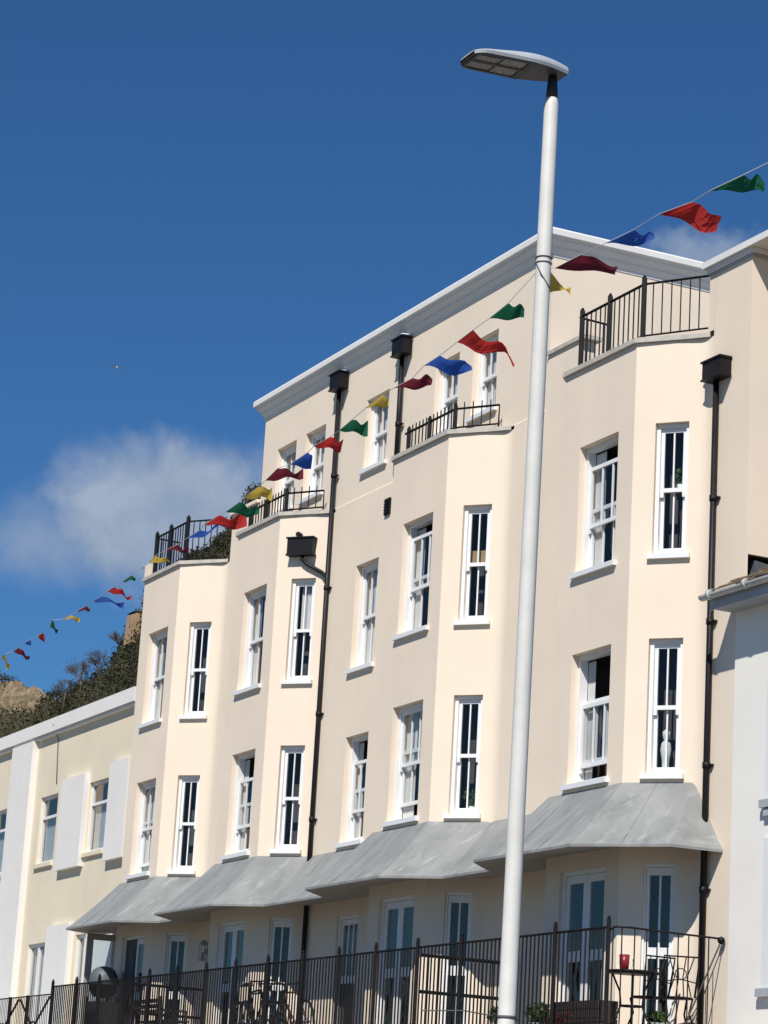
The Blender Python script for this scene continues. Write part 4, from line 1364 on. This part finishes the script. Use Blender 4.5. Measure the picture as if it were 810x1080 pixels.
def chair(pos, rz, label):
    root = thing('iron_chair', label, 'chair', pos, 'iron chairs on the right-hand terrace')
    o = Vector(pos); R = Matrix.Rotation(rz, 3, 'Z')
    def G(x, y, z): return o + R @ Vector((x, y, z))
    m = MB(); n = 18
    m.grid([[G(0.0, 0, .445)]*(n+1), [G(0.2*math.cos(6.2832*k/n), 0.2*math.sin(6.2832*k/n), .45) for k in range(n+1)],
            [G(0.215*math.cos(6.2832*k/n), 0.215*math.sin(6.2832*k/n), .43) for k in range(n+1)], [G(0, 0, .425)]*(n+1)]); m.build('seat', IRON, root)
    m = MB()
    m.tube([G(-.19, .17, .44), G(-.21, .21, .70), G(-.22, .25, .93), G(.22, .25, .93), G(.21, .21, .70), G(.19, .17, .44)], 0.013, 6)
    for x in (-.13, -.045, .045, .13): m.tube([G(x*1.1, .18, .45), G(x*0.6, .215, .68), G(x*1.2, .248, .925)], 0.008, 5)
    m.tube([G(-.2, .20, .62), G(0, .19, .66), G(.2, .20, .62)], 0.008, 5)
    m.ring(G(0, .215, .72), R @ Vector((0, 1, .15)), 0.07, 0.007, 16, 5)
    m.build('backrest', IRON, root)
    for x, y in ((-.16, -.14), (.16, -.14), (-.17, .15), (.17, .15)):
        m = MB(); m.tube([G(x, y, .43), G(x*0.8, y*0.8, .25), G(x*1.25, y*1.3, .0)], 0.012, 6); m.build('leg', IRON, root)
    return root


chair((0.70, -0.60, FL), math.radians(-85), 'black iron chair nearer the round table, behind the railing')
chair((1.02, -0.38, FL), math.radians(-110), 'black iron chair beside the downpipe at the right end of the terrace')
tw = thing('planter', 'dark wooden trough planter with red flowers behind the right-hand railing', 'planter', (0.3, -1.32, FL))
m = MB()
for k in range(3): m.box((-0.15, -1.46, FL+0.02+k*0.11), (0.95, -1.43, FL+0.12+k*0.11)); m.box((-0.15, -1.2, FL+0.02+k*0.11), (0.95, -1.17, FL+0.12+k*0.11))
m.box((-0.17, -1.43, FL+0.02), (-0.13, -1.2, FL+0.34)); m.box((0.93, -1.43, FL+0.02), (0.97, -1.2, FL+0.34)); m.box((-0.13, -1.43, FL+0.02), (0.93, -1.2, FL+0.28))
m.build('trough', DARKWOOD, tw)


def foliage(parent, c, r, n, size, mat, seed, name='foliage'):
    rnd = random.Random(seed); m = MB(); c = Vector(c)
    for _ in range(n):
        d = Vector((rnd.gauss(0, 1), rnd.gauss(0, 1), rnd.gauss(0, 1))).normalized()*rnd.random()**0.45
        leaf(m, c+Vector((d.x*r[0], d.y*r[1], d.z*r[2])), size, rnd)
    return m.build(name, mat, parent)


foliage(tw, (0.05, -1.42, FL+0.13), (0.42, 0.07, 0.12), 300, 0.03, FLOWER, 5, 'flowers')
foliage(tw, (0.1, -1.40, FL+0.10), (0.45, 0.07, 0.12), 200, 0.035, LEAF, 6)


def shrub(base, r, label, seed, pot=True):
    root = thing('potted_shrub', label, 'plant', base, 'potted shrubs behind the terrace railing')
    b = Vector(base)
    m = MB(); m.lathe(b, [(0.0, 0.0), (0.10, 0.0), (0.13, 0.09), (0.14, 0.09), (0.14, 0.105), (0.11, 0.105), (0.0, 0.08)], 16); m.build('pot', FASCIA, root)
    m = MB(); rnd = random.Random(seed)
    for k in range(7): m.tube([b+Vector((0, 0, .07)), b+Vector((rnd.gauss(0, r*.3), rnd.gauss(0, r*.3), .08+r*.5)), b+Vector((rnd.gauss(0, r*.6), rnd.gauss(0, r*.5), .1+r*.9))], 0.006, 5)
    m.build('stems', BARK, root)
    foliage(root, b+Vector((0, 0, 0.08+r*0.55)), (r, r*0.8, r*0.6), 420, 0.035, LEAF, seed)


shrub((-0.72, -1.3, FL), 0.26, 'green potted shrub just right of the lamp column, behind the railing', 31)
shrub((-1.75, -1.3, FL), 0.24, 'green potted shrub just left of the lamp column, behind the railing', 32)
shrub((1.16, -0.72, FL), 0.15, 'small leafy pot plant between the two iron chairs', 33)

# barbecue at the far left
bq = thing('barbecue', 'dark barbecue with a domed grey lid at the far left end of the terrace', 'barbecue', (-18.05, -1.0, FL))
b = Vector((-18.05, -1.0, FL))
m = MB(); m.lathe(b, [(0.27, 1.22), (0.275, 1.30), (0.26, 1.40), (0.21, 1.49), (0.13, 1.545), (0.05, 1.565), (0.0, 1.567)], 24); m.build('lid', PLASTICGREY, bq)
m = MB(); m.lathe(b, [(0.27, 1.22), (0.25, 1.10), (0.18, 1.0), (0.0, 0.97)], 24); m.build('bowl', IRON, bq)
m = MB(); m.box((-18.35, -1.22, FL+0.1), (-17.75, -0.78, FL+0.90)); m.build('cart', DOORDARK, bq)
for x, y in ((-18.33, -1.2), (-17.77, -1.2), (-18.33, -.8), (-17.77, -.8)):
    m = MB(); m.bar((x, y, FL), (x, y, FL+1.0), 0.04); m.build('leg', IRON, bq)
# wooden bench
bn = thing('garden_bench', 'brown slatted wooden bench behind the railing by the first bay', 'bench', (-14.6, -1.1, FL))
m = MB()
for k in range(4): m.box((-15.3, -1.32+k*0.11, FL+0.43), (-13.8, -1.23+k*0.11, FL+0.46))
m.build('seat', DARKWOOD, bn)
m = MB()
for k in range(3): m.box((-15.3, -1.42-k*0.02, FL+0.56+k*0.09), (-13.8, -1.40-k*0.02, FL+0.63+k*0.09))
m.build('backrest', DARKWOOD, bn)
for x in (-15.25, -13.85):
    m = MB(); m.bar((x, -1.38, FL), (x, -1.45, FL+0.85), 0.05); m.build('leg', DARKWOOD, bn)
    m = MB(); m.bar((x, -0.95, FL), (x, -0.95, FL+0.6), 0.05); m.build('leg', DARKWOOD, bn)
    m = MB(); m.box((x-0.03, -1.42, FL+0.60), (x+0.03, -0.93, FL+0.635)); m.build('armrest', DARKWOOD, bn)


def bicycle(pos, rz, label, paint, lean=0.1):
    root = thing('bicycle', label, 'bicycle', pos, 'bicycles parked on the terrace')
    o = Vector(pos); R = Matrix.Rotation(rz, 3, 'Z') @ Matrix.Rotation(lean, 3, 'X')
    def G(x, y, z): return o + R @ Vector((x, y, z))
    ax = R @ Vector((0, 1, 0))
    for x in (-0.52, 0.52):
        w = MB(); w.ring(G(x, 0, .34), ax, 0.31, 0.012, 32, 5)
        for k in range(14):
            an = 6.2832*k/14; w.tube([G(x, 0, .34), G(x+0.30*math.cos(an), 0, .34+0.30*math.sin(an))], 0.0022, 4, 0, False)
        w.tube([G(x, -.05, .34), G(x, .05, .34)], 0.022, 8)
        wo = w.build('wheel', STEEL, root)
        t = MB(); t.ring(G(x, 0, .34), ax, 0.335, 0.02, 36, 6); t.build('tyre', RUBBER, wo)
    f = MB()
    bb, st, hd, hd2 = (-0.08, 0, .29), (-0.22, 0, .80), (0.36, 0, .82), (0.40, 0, .66)
    for a, c in ((bb, st), (st, hd), (bb, hd2), ((-0.52, .0, .34), bb), ((-0.52, 0, .34), st), (hd, hd2)): f.tube([G(*a), G(*c)], 0.016, 8)
    f.tube([G(*hd2), G(.46, 0, .5), G(.52, 0, .34)], 0.014, 8)
    f.build('frame', paint, root)
    s = MB(); s.tube([G(-.22, 0, .8), G(-.25, 0, .93)], 0.012, 8)
    s.hexa([G(-.40, -.07, .92), G(-.12, -.02, .93), G(-.12, .02, .93), G(-.40, .07, .92), G(-.39, -.06, .96), G(-.12, -.015, .955), G(-.12, .015, .955), G(-.39, .06, .96)]); s.build('saddle', RUBBER, root)
    h = MB(); h.tube([G(.36, 0, .82), G(.36, 0, .95)], 0.014, 8)
    for sg in (-1, 1): h.tube([G(.36, 0, .95), G(.38, sg*.2, .96), G(.47, sg*.22, .94), G(.50, sg*.22, .87), G(.44, sg*.22, .81)], 0.013, 6)
    h.build('handlebar', RUBBER, root)
    k = MB(); k.ring(G(-.08, .04, .29), ax, 0.09, 0.008, 20, 5); k.tube([G(-.08, .06, .29), G(.05, .06, .19)], 0.01, 6); k.tube([G(-.08, -.06, .29), G(-.21, -.06, .39)], 0.01, 6)
    k.build('crank', STEEL, root)
    return root


bicycle((-10.35, -1.05, FL), math.radians(8), 'blue bicycle leaning behind the railing by the second bay', PAINTBLUE, 0.12)
bicycle((-9.35, -0.85, FL), math.radians(176), 'dull red bicycle behind the railing, nearer the downpipe', PAINTRED, -0.1)
bicycle((-9.85, -1.28, FL), math.radians(-6), 'dark bicycle nearest the railing, overlapping the other two', IRON, 0.14)
# things standing inside the splay windows
def in_window(i, t, dep, z): return bay_frames(BX[i])[1](t, -dep, z)


for i, t, z, stand, r, lab, sd in ((3, 0.60, 7.97, 0.86, 0.15, 'leafy house plant in a white pot behind the upper splay window by the long downpipe', 61),
                                   (2, 0.55, 5.06, 0.0, 0.16, 'leafy house plant low behind a splay window left of the lamp column', 62)):
    b = in_window(i, t, 0.30, z)
    hp = thing('house_plant', lab, 'plant', b, 'plants seen through the windows')
    if stand:
        m = MB(); m.tube([b, b+Vector((0, 0, stand))], 0.012, 6); m.lathe(b, [(0, 0.0), (0.1, 0.0), (0.1, 0.015), (0, 0.02)], 12); m.lathe(b+Vector((0, 0, stand)), [(0, 0.0), (0.09, 0.0), (0.09, 0.012), (0, 0.012)], 12); m.build('stand', DARKWOOD, hp)
    o = b+Vector((0, 0, stand+0.013))
    m = MB(); m.lathe(o, [(0, 0), (0.06, 0), (0.075, 0.13), (0.065, 0.13), (0.0, 0.11)], 14); m.build('pot', WHITE, hp)
    foliage(hp, o+Vector((0, 0, 0.13+r*0.8)), (r*0.8, r*0.8, r), 90, 0.04, LEAF, sd)
b = in_window(3, 0.50, 0.24, 5.06)
orn = thing('ornament', 'pale figurine standing inside the lower splay window above the right-hand canopy', 'ornament', b)
m = MB(); m.lathe(b, [(0, 0), (0.07, 0), (0.075, 0.03), (0.045, 0.06), (0.05, 0.2), (0.075, 0.34), (0.06, 0.43), (0.025, 0.47), (0.05, 0.52), (0.05, 0.58), (0.0, 0.62)], 16); m.build('figure', BLIND, orn)
# gull far off in the sky
gp = CAM + (_F*2703.65 + _R2*(123-405) - _U2*(388-540))*(170/2703.65)
gl = thing('gull', 'tiny white gull gliding in the open sky left of the roof', 'bird', gp)
m = MB(); m.tube([gp+Vector((-.22, 0, 0)), gp+Vector((-.1, 0, .02)), gp+Vector((.08, 0, .02)), gp+Vector((.22, 0, 0))], [0.02, 0.06, 0.055, 0.01], 8)
for sg in (-1, 1): m.grid([[gp+Vector((.08, sg*.04, .02)), gp+Vector((.06, sg*.3, .12)), gp+Vector((-.05, sg*.62, .06))], [gp+Vector((-.09, sg*.04, .02)), gp+Vector((-.06, sg*.3, .11)), gp+Vector((-.1, sg*.62, .06))]])
m.build('body', W_WHITE, gl)

for o in list(bpy.data.objects):
    if '_b' in o: del o['_b']
